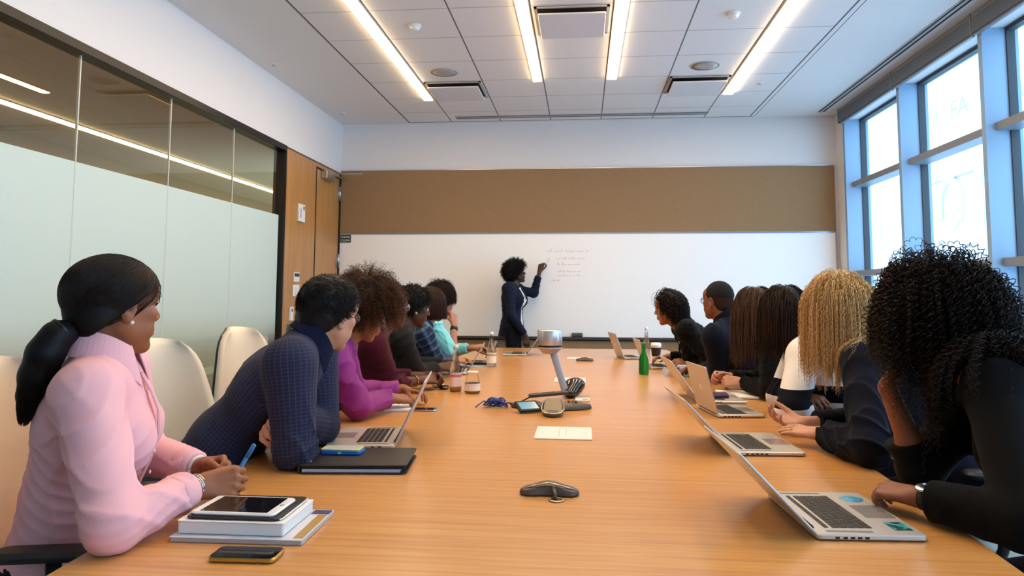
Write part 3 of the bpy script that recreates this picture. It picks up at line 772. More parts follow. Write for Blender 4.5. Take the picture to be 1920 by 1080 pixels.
def make_person(spec):
    """one figure: joints -> one continuous body mesh, garments and hair as children"""
    sp = dict(h=.006, male=False, skin='#6a4026', bulk=1.0, legyaw=None, sw=None, bust=1.0, seed=1, headscale=1.0, torso=1.0)
    sp.update(spec)
    H = np.array(sp['H'], float); P = np.array(sp['P'], float); Nk = np.array(sp['N'], float); R = head_frame(*sp['look'])
    male = sp['male']; bk = sp['bulk']; sw = sp['sw'] or (.185 if male else .162)
    fy = math.radians(sp['yaw']); r = np.array([math.cos(fy), math.sin(fy), 0.0])
    s_ = nrm(Nk - P); r = nrm(r - s_ * (r @ s_)); f = np.cross(s_, r); RTs = np.stack([r, f, s_], 1)
    T = np.linalg.norm(Nk - P); pt = lambda x, y, z: P + r * x + f * y + s_ * z * T
    sh = {'R': Nk - s_ * .040 + r * sw + f * sp.get('hunch', .01), 'L': Nk - s_ * .040 - r * sw + f * sp.get('hunch', .01)}
    for k_ in 'RL':
        if 'sh' + k_ in sp: sh[k_] = sh[k_] + np.array(sp['sh' + k_])
    t = thing('person', sp['label'], 'person', (P[0], P[1], 0.0))
    ly = math.radians(sp['legyaw'] if sp['legyaw'] is not None else sp['yaw']); lf = np.array([-math.sin(ly), math.cos(ly), 0]); lr = np.array([math.cos(ly), math.sin(ly), 0])
    legs = {}
    for k_, sg in (('R', 1), ('L', -1)):
        hip = P + lr * .085 * sg + np.array([0, 0, -.02])
        if sp.get('stand'):
            knee = np.array([P[0], P[1], .50]) + lr * .09 * sg + lf * .03; ank = np.array([P[0], P[1], .09]) + lr * .09 * sg - lf * .02 + lf * .10 * sg * sp.get('stride', 0)
        else:
            knee = np.array([hip[0], hip[1], .52]) + lf * .40 + lr * .03 * sg; ank = np.array([knee[0], knee[1], .09]) - lf * .03
        legs[k_] = (hip, knee, ank, ank + lf * .15 + np.array([0, 0, -.055]))
    # arms
    arms = {}
    L1, L2 = (.295, .262) if male else (.275, .245)
    for k_ in 'RL':
        a = sp['arms'][k_]; Wr = np.array(a['w'], float); E = np.array(a['e'], float) if 'e' in a else ik(sh[k_], Wr, L1, L2, a.get('pole', (0, 0, -1)))
        hp = hand_pts(Wr + nrm(a['f']) * .008, a['f'], a['b'], a.get('side', 1 if k_ == 'L' else -1), POSES[a['pose']] if isinstance(a['pose'], str) else a['pose'], 1.05 if male else .96)
        arms[k_] = (sh[k_], E, Wr, hp, a)
    if sp.get('report'):
        for k_ in 'RL': print(sp['label'][:30], k_, 'upper %.3f fore %.3f' % (np.linalg.norm(arms[k_][1] - sh[k_]), np.linalg.norm(arms[k_][2] - arms[k_][1])), 'neck', np.round(np.linalg.norm(H - Nk), 3), 'torso', round(T, 3))
    def torso(S, g=0.0, bustg=0.0, sleeves=True, skirt=0.0):
        S.ell(pt(0, -.005, .03), np.array([.160 * bk, .118 * bk, .12]) + g, RTs, k=.05)
        S.ell(pt(0, .0, .34), np.array([(.145 if male else .128) * bk, .102 * bk, .15]) + g, RTs, k=.06)
        S.ell(pt(0, .002, .70), np.array([(.165 if male else .148) * bk, .108 * (bk * .5 + .5), .17]) + g, RTs, k=.06)
        S.cap(sh['L'] - s_ * .01, sh['R'] - s_ * .01, .052 + g, .052 + g, k=.06)
        for k2 in 'RL': S.cap(Nk - s_ * .010 - f * .012, sh[k2] + s_ * .006, .040 + g * .6, .041 + g, k=.045)
        if not male:
            for sx in (-1, 1): S.ell(pt(sx * .072, .088, .66), np.array([.062, .052, .062]) * sp['bust'] + g + bustg, RTs, k=.045)
    # ---- body
    S = Shape()
    torso(S, -.008)
    nr = .058 if male else .047
    hb = H + R @ np.array([0, -.022, -.05])
    S.cap(Nk - s_ * .03, hb, nr * 1.12, nr, k=.03)
    S.cap(Nk - s_ * .02 + f * .03, H + R @ np.array([0, .030, -.085]), nr * .62, nr * .55, k=.03)
    add_head(S, H, R, male, sp['headscale'])
    for k_ in 'RL':
        a_, e_, w_, hp, a = arms[k_]
        am = 1.15 if male else 1.0
        S.cap(a_, e_, .046 * am, .036 * am, k=.03)
        mid = e_ + (w_ - e_) * .28
        S.cap(e_, mid, .036 * am, .037 * am, k=.02); S.cap(mid, w_, .036 * am, .0235 * am, k=.02)
        S.cap(w_, w_ + hp['R'][:, 1] * .02, .022, .020, k=.015)
        add_hand(S, hp, 1.05 if male else .96)
    for k_ in 'RL':
        h_, kn, an, to = legs[k_]
        S.cap(h_, kn, .080 * bk, .052, k=.03); S.cap(kn, an, .052, .034, k=.02); S.cap(an, to, .034, .026, k=.02)
    V, F = S.mesh(sp['h']); V = smooth_mesh(V, F, 1, .35)
    fc = V[F].mean(1); l = (fc - H) @ R / sp['headscale']
    mi = np.zeros(len(F), int)
    lip = (np.abs(l[:, 0]) < .0225 * (1 - np.abs(l[:, 2] + .059) * 12)) & (l[:, 1] > .083) & (np.abs(l[:, 2] + .059) < .0125)
    mi[lip] = 1
    b = MB(); b.arrays(V, F, mi); obj('body', b, [skin_mat(sp['skin']), lip_mat(sp['skin'])], t)
    # ---- eyes, brows
    for sx in (-1, 1):
        b = MB(); c = H + R @ np.array([sx * .031, .0785, .0055]); b.ball(c, .0122, 0, 16, 12)
        V_ = np.concatenate(b.v); fcn = np.array([V_[q].mean(0) for q in b.f]); gz = R @ nrm([0, 1, sp.get('gaze', -.05)])
        b.m = [1 if nrm(x - c) @ gz > .88 else 0 for x in fcn]; obj('eye', b, [m_eye, m_iris], t)
        b = MB(); b.tube([H + R @ np.array([sx * x, y, z]) for x, y, z in ((.013, .0905, .024), (.024, .0885, .030), (.036, .082, .031), (.046, .073, .026))], [.0022, .0034, .0032, .0012], 6, flat=.7); obj('eyebrow', b, sp.get('browmat', m_brow), t)
        b = MB(); b.tube([H + R @ np.array([sx * x, y, z]) for x, y, z in ((.018, .0885, .009), (.026, .0925, .0145), (.035, .0915, .0142), (.045, .083, .008))], [.0012, .0020, .0022, .0014], 6); obj('eyelashes', b, m_brow, t)
    frm = dict(t=t, H=H, R=R, P=P, N=Nk, r=r, f=f, s=s_, T=T, sh=sh, arms=arms, legs=legs, pt=pt, RTs=RTs, torso=torso, sp=sp, male=male, nr=nr)
    frm['bones'] = [(P, Nk, .13, f)] + [(arms[k_][0], arms[k_][1], .05, s_) for k_ in 'RL'] + [(arms[k_][1], arms[k_][2], .042, s_) for k_ in 'RL']
    # ---- trousers and shoes
    if sp.get('pants') is not None:
        S = Shape(); S.ell(pt(0, -.005, .03), np.array([.168 * bk, .126 * bk, .12]), RTs, k=.05)
        for k_ in 'RL':
            h_, kn, an, to = legs[k_]
            S.cap(h_, kn, .088 * bk, .062, k=.03); S.cap(kn, an, .062, .052, k=.02, flat=1)
        V, F = S.mesh(.010); b = MB(); b.arrays(V, F); obj('trousers', b, sp['pants'], t)
        for k_ in 'RL':
            h_, kn, an, to = legs[k_]; S = Shape(); S.cap(an + np.array([0, 0, -.03]), to + np.array([0, 0, -.002]), .042, .034, k=.02).ell(an + np.array([0, 0, -.05]), (.038, .038, .038), k=.02)
            S.clip(lambda p: .004 - p[..., 2]); V, F = S.mesh(.008); b = MB(); b.arrays(V, F); obj('shoe', b, m_shoe, t)
    return frm
m_shoe = mat('dark shoe leather', '#1a1716', .4)

def garment(fr, name, material, g=.010, sleeve=1.0, sl=(.020, .016, .012), cuts=(), h=None, fold=.0035, ff=15, low=-.02, label=None, uv=False, collar_hole=True, seed=3, subset='all', zcut=None, armonly=None, bustg=0., high=None):
    """torso garment with sleeves. sleeve: 1 full, .5 to the elbow, 0 none, or dict per arm; cuts: ellipsoids or caps removed"""
    S = Shape(); fr['torso'](S, g, bustg)
    s_, P, T = fr['s'], fr['P'], fr['T']; low_ = low
    for k_ in 'RL':
        a_, e_, w_, hp, a = fr['arms'][k_]; am = 1.15 if fr['male'] else 1.0
        sv = sleeve[k_] if isinstance(sleeve, dict) else sleeve
        if sv <= 0: continue
        u = nrm(e_ - a_)
        if sv <= .5: S.cap(a_, a_ + (e_ - a_) * sv * 2, .050 * am + sl[0], .044 * am + sl[0], k=.03, flat=1); continue
        S.cap(a_, e_, .047 * am + sl[0], .037 * am + sl[1], k=.035)
        en = e_ + (w_ - e_) * ((sv - .5) * 2)
        S.cap(e_, en, .037 * am + sl[1], (.037 - .012 * (sv - .5) * 2) * am + sl[2], k=.02, flat=1)
    for c in cuts:
        if c[0] == 'ell': S.ell(c[1], c[2], c[3], k=.012, op='s')
        else: S.cap(c[1], c[2], c[3], c[4], k=.010, op='s')
    lo_pt = P + s_ * low_ * 1.0
    S.clip(lambda p, q=lo_pt: -((p - q) @ s_) - .0)
    if high is not None: S.clip(high)
    if fold: S.disp = fold_noise(seed, fold, ff, fr['r'] * .3 + s_ * .9)
    V, F = S.mesh(h or fr['sp']['h'] * 1.15); V = smooth_mesh(V, F, 1, .5)
    b = MB(); b.arrays(V, F); kw = {}
    if uv:
        U, G = bone_uv(V, fr['bones']); kw['uv'] = uv_faces(F, U, G)
    return obj(name, b, material, fr['t'], label=label, **kw)

def collar(fr, material, height=.034, spread=.020, point=.05, rad=None, open_=30, th=.003, name='collar', tilt=0.0, label=None, cen=None):
    """folded shirt collar around the neck base, as a closed strip"""
    N_, s_, f, r = fr['N'], fr['s'], fr['f'], fr['r']; R0 = rad or fr['nr'] * 1.12 + .012
    ax = nrm(fr['H'] + fr['R'] @ np.array([0, -.02, -.06]) - N_) * .6 + s_ * .4; ax = nrm(ax)
    c0 = (N_ + s_ * .016 if cen is None else cen)
    rr = nrm(r - ax * (r @ ax)); ff = np.cross(ax, rr); b = MB()
    n = 40; sec = []
    for i in range(n + 1):
        a = math.radians(open_) + (2 * PI - 2 * math.radians(open_)) * i / n       # 0 = front
        fr_ = math.cos(a); d = ff * math.cos(a) * 1.12 + rr * math.sin(a)
        drop = -.030 * max(0, fr_) ** 2                                             # the front sits lower
        edge = max(0., 1 - min(i, n - i) / 7.0) ** 1.3
        top = c0 + d * R0 + ax * (height + drop + tilt * -fr_)
        base = c0 + d * (R0 + .004) + ax * (-.012 + drop)
        fold = c0 + d * (R0 + .006) + ax * (height + drop + .001 + tilt * -fr_)
        tip = c0 + d * (R0 + spread + .012 * edge) + ax * (-.010 + drop - point * edge * .8) + ff * .008 * edge
        sec.append([base, top, fold, tip, tip - d * th - ax * .001, c0 + d * (R0 + .0035) + ax * (height * .8 + drop)])
    V = np.array(sec).reshape(-1, 3); m = 6; Fc = []
    for i in range(n):
        for j in range(m): Fc.append((i * m + j, i * m + (j + 1) % m, (i + 1) * m + (j + 1) % m, (i + 1) * m + j))
    Fc.append(tuple(range(m))[::-1]); Fc.append(tuple(n * m + j for j in range(m)))
    b.add(V, Fc, 0, False); return obj(name, b, material, fr['t'], bevel=.0012, label=label)

# ---------------------------------------------------------------- hair
def hairmat(name, col, col2=None, rough=.5, spec=.22):
    m, nt, b = newmat(name); c = lin(col); c2 = lin(col2) if col2 else tuple(min(1, x * 2.2 + .002) for x in c)
    at = N(nt, 'ShaderNodeAttribute'); at.attribute_name = 'rnd'
    r_ = ramp(nt, [(0, c), (1, c2)]); nt.links.new(at.outputs['Fac'], r_.inputs[0]); nt.links.new(r_.outputs[0], b.inputs['Base Color'])
    b.inputs['Roughness'].default_value = max(rough, .52); b.inputs['Specular IOR Level'].default_value = spec
    tc = N(nt, 'ShaderNodeTexCoord'); n = N(nt, 'ShaderNodeTexNoise'); n.inputs['Scale'].default_value = 220; nt.links.new(tc.outputs['Object'], n.inputs['Vector'])
    bp = N(nt, 'ShaderNodeBump'); bp.inputs['Strength'].default_value = .2; bp.inputs['Distance'].default_value = .001
    nt.links.new(n.outputs['Fac'], bp.inputs['Height']); nt.links.new(bp.outputs[0], b.inputs['Normal'])
    return m
def scalp_roots(n, rs, line, top=1.0):
    """random points on the cranium (head frame) kept by line(p)->bool"""
    out = []
    while len(out) < n:
        v = rs.normal(size=(n * 3, 3)); v /= np.linalg.norm(v, axis=1)[:, None]
        p = np.array([0, -.014, .034]) + v * np.array([.074, .095, .083])
        k_ = line(p); out += list(np.concatenate([p[k_], v[k_]], 1))
    out = np.array(out[:n]); return out[:, :3], out[:, 3:]
def hairline(front=.066, nape=-.062, hl=.012):
    return lambda p: ((p[:, 2] - 1.05 * p[:, 1] > -hl) & (p[:, 2] > nape) & ((p[:, 1] < .055) | (p[:, 2] > front)))
def strands(fr, n, length, material, line=None, seed=1, steps=30, lift=.6, grav=.15, curl=.0, pitch=.03, rad=.0012, jit=.15, rl=.3, name='hair', layer=.012, collide=(), dirbias=None, sides=3, taper=.35, core=None, out=1.0, part=0.0, headscale=1.0, wave=0.0, wpitch=.05, maxz=None, extra=None, colvar=1.0, close=0.0):
    rs = np.random.RandomState(seed); H, R = fr['H'], fr['R']; hs = fr['sp']['headscale']
    line = line or hairline()
    rt, nv = scalp_roots(n, rs, line)
    if out != 1.0: rt = np.array([0, -.014, .034]) + (rt - np.array([0, -.014, .034])) * out
    p = H + (rt * hs) @ R.T; d0 = nv @ R.T
    down = np.array([0, 0, -1.0])
    L = (length(rt) if callable(length) else np.full(n, length)) * rs.uniform(1 - rl, 1, n); ds = L / steps
    d = d0 * lift + rs.normal(size=(n, 3)) * jit
    if dirbias is not None: d = d + np.asarray(dirbias(rt)) @ R.T
    d /= np.linalg.norm(d, axis=1)[:, None] + 1e-9
    pad = rs.uniform(0, layer, n); path = [p.copy()]
    hc = H + R @ (np.array([0, -.014, .034]) * hs); hr = np.array([.076, .097, .085]) * hs
    hc2 = H + R @ (np.array([0, .02, -.03]) * hs); hr2 = np.array([.062, .070, .085]) * hs
    def push(p, c, rad_, Rr, pad_):
        l = (p - c) @ Rr; rr_ = rad_[None] + pad_[:, None]; k0 = np.linalg.norm(l / rr_, axis=1); m = k0 < 1
        l[m] /= k0[m][:, None] + 1e-9; q = l @ Rr.T + c; p[m] = q[m]; return p
    drift = rs.normal(size=(n, 3)) * jit * .25
    for i in range(steps):
        g_ = grav * (1 + i / steps)
        d = d * (1 - g_) + (down + drift) * g_ - d0 * close * (1.0 / steps) ; d /= np.linalg.norm(d, axis=1)[:, None] + 1e-9
        p_prev = p.copy(); p = p + d * ds[:, None]
        p = push(p, hc, hr, R, pad); p = push(p, hc2, hr2, R, pad)
        for c in collide:
            if c[0] == 'ell': p = push(p, c[1], np.asarray(c[2]), c[3], pad)
            else:
                a, b_, ra, rb = c[1:]; ab = b_ - a; tt = np.clip((p - a) @ ab / (ab @ ab), 0, 1); q = p - a - tt[:, None] * ab; dd = np.linalg.norm(q, axis=1); rr_ = ra + (rb - ra) * tt + pad; m = dd < rr_
                p[m] += (q[m] / (dd[m][:, None] + 1e-9)) * (rr_ - dd)[m][:, None]
        d = (p - p_prev); d /= np.linalg.norm(d, axis=1)[:, None] + 1e-9
        path.append(p.copy())
    A = np.array(path)                                     # steps+1, n, 3
    if curl or wave:
        t_ = np.gradient(A, axis=0); t_ /= np.linalg.norm(t_, axis=2)[..., None] + 1e-9
        ref = nrm([.3, .2, .9]); u = np.cross(t_, rs.normal(size=(n, 3))[None] * .2 + ref); u /= np.linalg.norm(u, axis=2)[..., None] + 1e-9; v = np.cross(t_, u)
        s_ = (np.arange(steps + 1)[:, None] * ds[None]); ph = rs.uniform(0, 6.28, n)[None]; ram = np.clip(s_ / .02, 0, 1)
        if curl:
            cr = curl * rs.uniform(.6, 1.25, n)[None]; w_ = 2 * PI / (pitch * rs.uniform(.8, 1.3, n)[None])
            A = A + (ram * cr)[..., None] * (np.cos(w_ * s_ + ph)[..., None] * u + np.sin(w_ * s_ + ph)[..., None] * v)
        if wave:
            w_ = 2 * PI / (wpitch * rs.uniform(.85, 1.2, n)[None]); A = A + (ram * wave)[..., None] * np.sin(w_ * s_ + ph)[..., None] * u
    tubes(A, rad * rs.uniform(.7, 1.3, n), sides, taper, material, fr['t'], name, rs, colvar=colvar)
    return A
def tubes(A, rad, sides, taper, material, parent, name, rs, extra=None, colvar=1.0):
    S_, n = A.shape[:2]; t_ = np.gradient(A, axis=0); t_ /= np.linalg.norm(t_, axis=2)[..., None] + 1e-9
    ref = np.tile(nrm([.53, .31, .79]), (S_, n, 1)); u = np.cross(t_, ref); u /= np.linalg.norm(u, axis=2)[..., None] + 1e-9; v = np.cross(t_, u)
    tp = (1 - (1 - taper) * (np.arange(S_) / (S_ - 1)) ** 2)[:, None] * rad[None]
    V = []
    for k in range(sides):
        a = 2 * PI * k / sides; V.append(A + tp[..., None] * (math.cos(a) * u + math.sin(a) * v))
    V = np.stack(V, 2).reshape(-1, 3)                         # index (i*n + j)*sides + k
    i, j, k = np.meshgrid(np.arange(S_ - 1), np.arange(n), np.arange(sides), indexing='ij'); k2 = (k + 1) % sides
    F = np.stack([(i * n + j) * sides + k, (i * n + j) * sides + k2, ((i + 1) * n + j) * sides + k2, ((i + 1) * n + j) * sides + k], -1).reshape(-1, 4)
    me = bpy.data.meshes.new(name); V = V - np.array(ORG.get(parent.name, (0, 0, 0)))
    me.vertices.add(len(V)); me.vertices.foreach_set('co', V.astype(np.float32).ravel())
    me.loops.add(F.size); me.loops.foreach_set('vertex_index', F.astype(np.int32).ravel())
    me.polygons.add(len(F)); me.polygons.foreach_set('loop_start', np.arange(0, F.size, 4, dtype=np.int32)); me.polygons.foreach_set('loop_total', np.full(len(F), 4, np.int32))
    me.polygons.foreach_set('use_smooth', np.ones(len(F), bool)); me.materials.append(material)
    a = me.attributes.new('rnd', 'FLOAT', 'POINT'); cv = rs.uniform(0, colvar, n); a.data.foreach_set('value', np.tile(np.repeat(cv, sides), S_).astype(np.float32))
    me.update(calc_edges=True); o = bpy.data.objects.new(name, me); C.objects.link(o); o.parent = parent; return o
def haircap(fr, material, t=.012, front=.066, nape=-.062, extra=None, name='hair', noise=.0, nf=60, h=.005, back=0.0, tmul=(1, 1, 1), hl=.012):
    """close hair volume over the cranium, cut at the hairline"""
    H, R, hs = fr['H'], fr['R'], fr['sp']['headscale']; S = Shape()
    S.ell(H + R @ (np.array([0, -.014 - back, .034]) * hs), (np.array([.074, .095, .083]) + t * np.array(tmul)) * hs, R, k=.01)
    S.ell(H + R @ (np.array([0, -.045, -.025]) * hs), (np.array([.060, .058, .060]) + t * .7) * hs, R, k=.02)
    def cut(p):
        l = (p - H) @ R / hs
        a = -(l[..., 2] - 1.05 * l[..., 1] + hl) * .69
        a = np.maximum(a, np.minimum(-(l[..., 2] - front), (l[..., 1] - .045)))
        return np.maximum(a, nape - l[..., 2])
    S.clip(cut)
    if extra: extra(S)
    if noise: S.disp = lambda p: -noise * (np.sin(p[..., 0] * nf + 2 * np.sin(p[..., 1] * nf * .7)) * np.sin(p[..., 1] * nf * 1.1 + 1.5 * np.sin(p[..., 2] * nf * .8)) * np.sin(p[..., 2] * nf * .9 + 1))
    V, F = S.mesh(h); V = smooth_mesh(V, F, 1, .5); b = MB(); b.arrays(V, F)
    return obj(name, b, material, fr['t'], attr=np.zeros(len(V)))
def glasses(fr, material, lensw=.026, lensh=.019, thick=.0016, round_=.7):
    H, R = fr['H'], fr['R']; T = lambda x, y, z: H + R @ np.array([x, y, z]); b = MB()
    for sx in (-1, 1):
        pts = []
        for k in range(25):
            a = 2 * PI * k / 24; ca, sa = math.cos(a), math.sin(a); e = 2 / (1 + round_)
            x = lensw * math.copysign(abs(ca) ** e, ca); z = lensh * math.copysign(abs(sa) ** e, sa)
            pts.append(T(sx * .033 + x, .103 - .10 * abs(x + sx * .0) * .25 - .012 * (abs(sx * .033 + x) / .06) ** 2, .003 + z))
        b.tube(pts, thick, 6)
        b.tube([T(sx * .060, .092, .010), T(sx * .072, .075, .010), T(sx * .079, .02, .006), T(sx * .080, -.010, .008), T(sx * .078, -.025, -.008)], thick, 6)
    b.tube([T(-.010, .105, .006), T(0, .108, .009), T(.010, .105, .006)], thick, 6)
    g_ = obj('glasses', b, material, fr['t'])
    b = MB()
    for sx in (-1, 1): b.ball(T(sx * .033, .099, .003), (lensw, .0012, lensh), R=R)
    obj('lens', b, m_lens, g_)
    return g_
m_lens = mat('lens glass', '#ffffff', .03, alpha=.14, spec=.6)
# ================================================================ THE PEOPLE
def cloth(name, col, rough=.9, sheen=.04, bs=500, var=.08, bump=.25): return mat(name, col, rough, bump=bump, bscale=bs, var=var, vscale=12, sheen=sheen, spec=.12)
def uvgrid(name, base, line, p=.012, wd=.16, p2=None, rough=.85, line2=None, soft=0):
    m, nt, b = newmat(name); u = N(nt, 'ShaderNodeUVMap'); sp_ = N(nt, 'ShaderNodeSeparateXYZ'); nt.links.new(u.outputs[0], sp_.inputs[0])
    def ln(co, pp, w_): return mth(nt, 'LESS_THAN', mth(nt, 'FRACT', mth(nt, 'DIVIDE', mth(nt, 'ADD', co, 10.0), pp)), w_)
    a, c = ln(sp_.outputs[0], p, wd), ln(sp_.outputs[1], p2 or p, wd)
    mx = N(nt, 'ShaderNodeMix', data_type='RGBA'); mx.inputs[6].default_value = lin(base) + (1,); mx.inputs[7].default_value = lin(line) + (1,)
    nt.links.new(mth(nt, 'MULTIPLY', mth(nt, 'ADD', a, c), .5 if soft else .8), mx.inputs[0]); out = mx.outputs[2]
    if line2:
        mx2 = N(nt, 'ShaderNodeMix', data_type='RGBA'); nt.links.new(out, mx2.inputs[6]); mx2.inputs[7].default_value = lin(line2) + (1,)
        a2, c2 = ln(sp_.outputs[0], p * .5, .12), ln(sp_.outputs[1], (p2 or p) * .5, .12)
        nt.links.new(mth(nt, 'MULTIPLY', mth(nt, 'MAXIMUM', a2, c2), .6), mx2.inputs[0]); out = mx2.outputs[2]
    nt.links.new(out, b.inputs['Base Color']); b.inputs['Roughness'].default_value = rough; b.inputs['Sheen Weight'].default_value = .04; b.inputs['Specular IOR Level'].default_value = .25
    return m
m_denim = cloth('dark trousers', '#1c1e26'); m_black_cl = cloth('black knit', '#090a0c'); m_navy_cl = cloth('navy wool', '#0e1221')
m_gold = mat('gold metal', '#c9a45c', .25, metal=1); m_silver = mat('silver metal', '#c8c8ca', .2, metal=1)
m_pearl = mat('pearl', '#e8e2d8', .2); m_gframe = mat('spectacle frame', '#17120f', .25)

# --- chair
m_cream = mat('cream leather', '#ecdfc6', .5, bump=.25, bscale=350, var=.05, vscale=8)
m_shell = mat('dark chair shell', '#24211f', .35); m_arm = mat('black arm pad', '#1d1c1c', .45)
def make_chair(label, loc, rot, group=None):
    """high back office chair facing local +y"""
    t = thing('office_chair', label, 'chair', loc, rot, group)
    def back(off, th, m_, name, shrink=0):
        nu, nv = 14, 20; fr, bk = [], []
        for j in range(nv + 1):
            v = j / nv; z = .50 + .63 * v
            w_ = .252 - .025 * v - .105 * v ** 2.0
            rr = .11; top = max(0, (v - (1 - rr / .63)) / (rr / .63)); w_ *= math.sqrt(max(0.0, 1 - top ** 2.6 * .62)) ; w_ -= shrink
            y0 = -.245 - .05 * v - .03 * math.sin(v * PI) * 0 - .045 * v * v
            for i in range(nu + 1):
                u = 2 * i / nu - 1; x = u * w_; y = y0 + .055 * abs(u) ** 2.2 - off
                zz = z - (shrink if v > .5 else -shrink) * 1.0 - .012 * top * abs(u) ** 2
                edge = 1 - .55 * max(abs(u) ** 8, abs(2 * v - 1) ** 14)
                fr.append((x, y + th / 2 * edge, zz)); bk.append((x, y - th / 2 * edge, zz))
        V = fr + bk; n = len(fr); F = []
        for j in range(nv):
            for i in range(nu):
                a = j * (nu + 1) + i; q = (a, a + 1, a + nu + 2, a + nu + 1); F.append(q[::-1]); F.append(tuple(n + k for k in q))
        bd = [i for i in range(nu + 1)] + [j * (nu + 1) + nu for j in range(1, nv + 1)] + [nv * (nu + 1) + i for i in range(nu - 1, -1, -1)] + [j * (nu + 1) for j in range(nv - 1, 0, -1)]
        for k in range(len(bd)): a, c = bd[k], bd[(k + 1) % len(bd)]; F.append((a, c, n + c, n + a))
        b = MB(); b.add(V, F, 0, True); obj(name, b, m_, t, local=True)
    back(0, .058, m_cream, 'backrest', .0); back(.026, .030, m_shell, 'back_shell', .004)
    b = MB(); b.slab(.50, .49, .385, .468, .09, .028, (0, .0)); obj('seat', b, m_cream, t, local=True)
    b = MB(); b.slab(.48, .46, .362, .385, .08, .008, (0, 0)); obj('seat_pan', b, m_shell, t, local=True)
    for sx in (-1, 1):
        b = MB(); b.slab(.075, .27, .690, .715, .04, .010, (sx * .285, .00)); obj('armrest', b, m_arm, t, local=True)
        b = MB(); b.tube([(sx * .20, .02, .385), (sx * .26, .02, .40), (sx * .285, .01, .46), (sx * .285, 0, .692)], [.022, .022, .020, .018], 8, flat=.6); obj('armrest_post', b, m_shell, t, local=True)
    b = MB(); b.lathe([(.03, .10), (.03, .25), (.022, .25), (.022, .35), (.07, .353), (.07, .364)], seg=16); obj('gas_post', b, m_chrome, t, local=True)
    b = MB(); b.tube([(0, -.12, .385), (0, -.27, .39), (0, -.30, .48), (0, -.285, .60)], [.03, .03, .025, .02], 8, flat=.5); obj('back_bracket', b, m_shell, t, local=True)
    for k in range(5):
        a = 2 * PI * k / 5 + .3; c, s_ = math.cos(a), math.sin(a)
        b = MB(); b.tube([(c * .02, s_ * .02, .105), (c * .16, s_ * .16, .095), (c * .29, s_ * .29, .07)], [.026, .02, .015], 8, flat=.7); obj('base_leg', b, m_chrome, t, local=True)
        b = MB(); b.lathe([(.0001, -.022), (.026, -.02), (.028, 0), (.026, .02), (.0001, .022)], (0, 0, 0), 14, axis=0); b.xf(rz(a), (c * .29, s_ * .29, .028)); obj('caster', b, m_arm, t, local=True)
    return t
ch0 = make_chair('cream high-back office chair behind the woman in the pink shirt, cut by the frame edge', (-1.27, 1.88, 0), -1.35, 'cream office chairs')
def chair(x, y, rot, label): return dup(ch0, (x, y, 0), rot, label)
chair(-1.32, 2.45, -2.05, 'cream high-back office chair behind the man in the navy checked shirt')
chair(-1.45, 3.46, -1.88, 'cream office chair seen above the navy-shirted man\'s back, dark rim showing')

# --- 1 woman in pink
m_pink = mat('pale pink cotton', '#eeb3b6', .8, bump=.25, bscale=700, sheen=.05, spec=.3)
p1 = make_person(dict(label='person in a pink button shirt with a sleek low ponytail, at the near glass-wall corner', skin='#965c3c', h=.0045,
    H=(-1.215, 1.79, 1.262), look=(-29, -3, 0), N=(-1.235, 1.775, 1.118), P=(-1.315, 1.80, .60), yaw=-66, headscale=1.03, legyaw=-90, bust=1.1, bulk=1.14, pants=m_denim,
    arms=dict(R=dict(w=(-.945, 1.73, .825), e=(-1.00, 1.50, .805), f=(.88, .48, .05), b=(.42, -.78, .42), pose='clasp'),
              L=dict(w=(-1.035, 1.92, .825), pole=(-.4, .6, -1), f=(.95, -.22, .12), b=(-.05, .85, .45), pose='clasp'))))
N_, s_, f_, r_ = p1['N'], p1['s'], p1['f'], p1['r']
garment(p1, 'shirt', m_pink, g=.014, sleeve={'R': .93, 'L': .93}, sl=(.028, .022, .018), fold=.004, ff=13, seed=5, bustg=.004,
        cuts=[('cap', N_ + f_ * .055 + s_ * .03, N_ + f_ * .105 - s_ * .05, .040, .012), ('ell', N_ + s_ * .03, (.055, .06, .05), p1['RTs'])])
collar(p1, m_pink, height=.052, spread=.026, point=.060, open_=26, tilt=.012, rad=.064, cen=N_ + s_ * .036)
for i in range(6):
    z = .90 - .105 * i; c = p1['pt'](.004, .158 - .03 * abs(.6 - z) - .03 * (z > .85), z); b = MB(); b.ball(c, (.0052, .003, .0052), R=p1['RTs'])
    obj('shirt_button', b, m_pearl, p1['t'])
b = MB()
pl = [p1['pt'](.0, y, z) for z, y in ((.97, .095), (.9, .122), (.8, .150), (.68, .160), (.55, .150), (.4, .128), (.2, .126))]
b.tube(pl, .013, 6, flat=.35, up=r_); obj('placket', b, m_pink, p1['t'])
for k_ in 'RL':
    a_, e_, w_, hp, _ = p1['arms'][k_]; u = nrm(w_ - e_); b = MB()
    b.tube([e_ + (w_ - e_) * .70, e_ + (w_ - e_) * .74, e_ + (w_ - e_) * .90, e_ + (w_ - e_) * .93], [.046, .048, .043, .038], 18); obj('cuff', b, m_pink, p1['t'], bevel=.002)
a_, e_, w_, hp, _ = p1['arms']['R']; u = nrm(w_ - e_)
def ring(c, n, R0, r0, m_, par, name='bracelet', sq=1.0, seg=28):
    n = nrm(n); x = nrm(np.cross(n, [0, 0, 1.])); y = np.cross(n, x); b = MB()
    b.tube([c + R0 * (math.cos(a) * x + sq * math.sin(a) * y) for a in np.linspace(0, 2 * PI, seg)], r0, 6); return obj(name, b, m_, par)
for i, dd in enumerate((-.004, .004, .012)): ring(w_ + u * dd, u + np.array([.1 * i, 0, .1]), .029, .0024, m_silver, p1['t'])
b = MB(); b.ball(w_ + u * .005 + np.array([.012, -.026, .0]), .007); obj('bracelet_charm', b, m_silver, p1['t'])
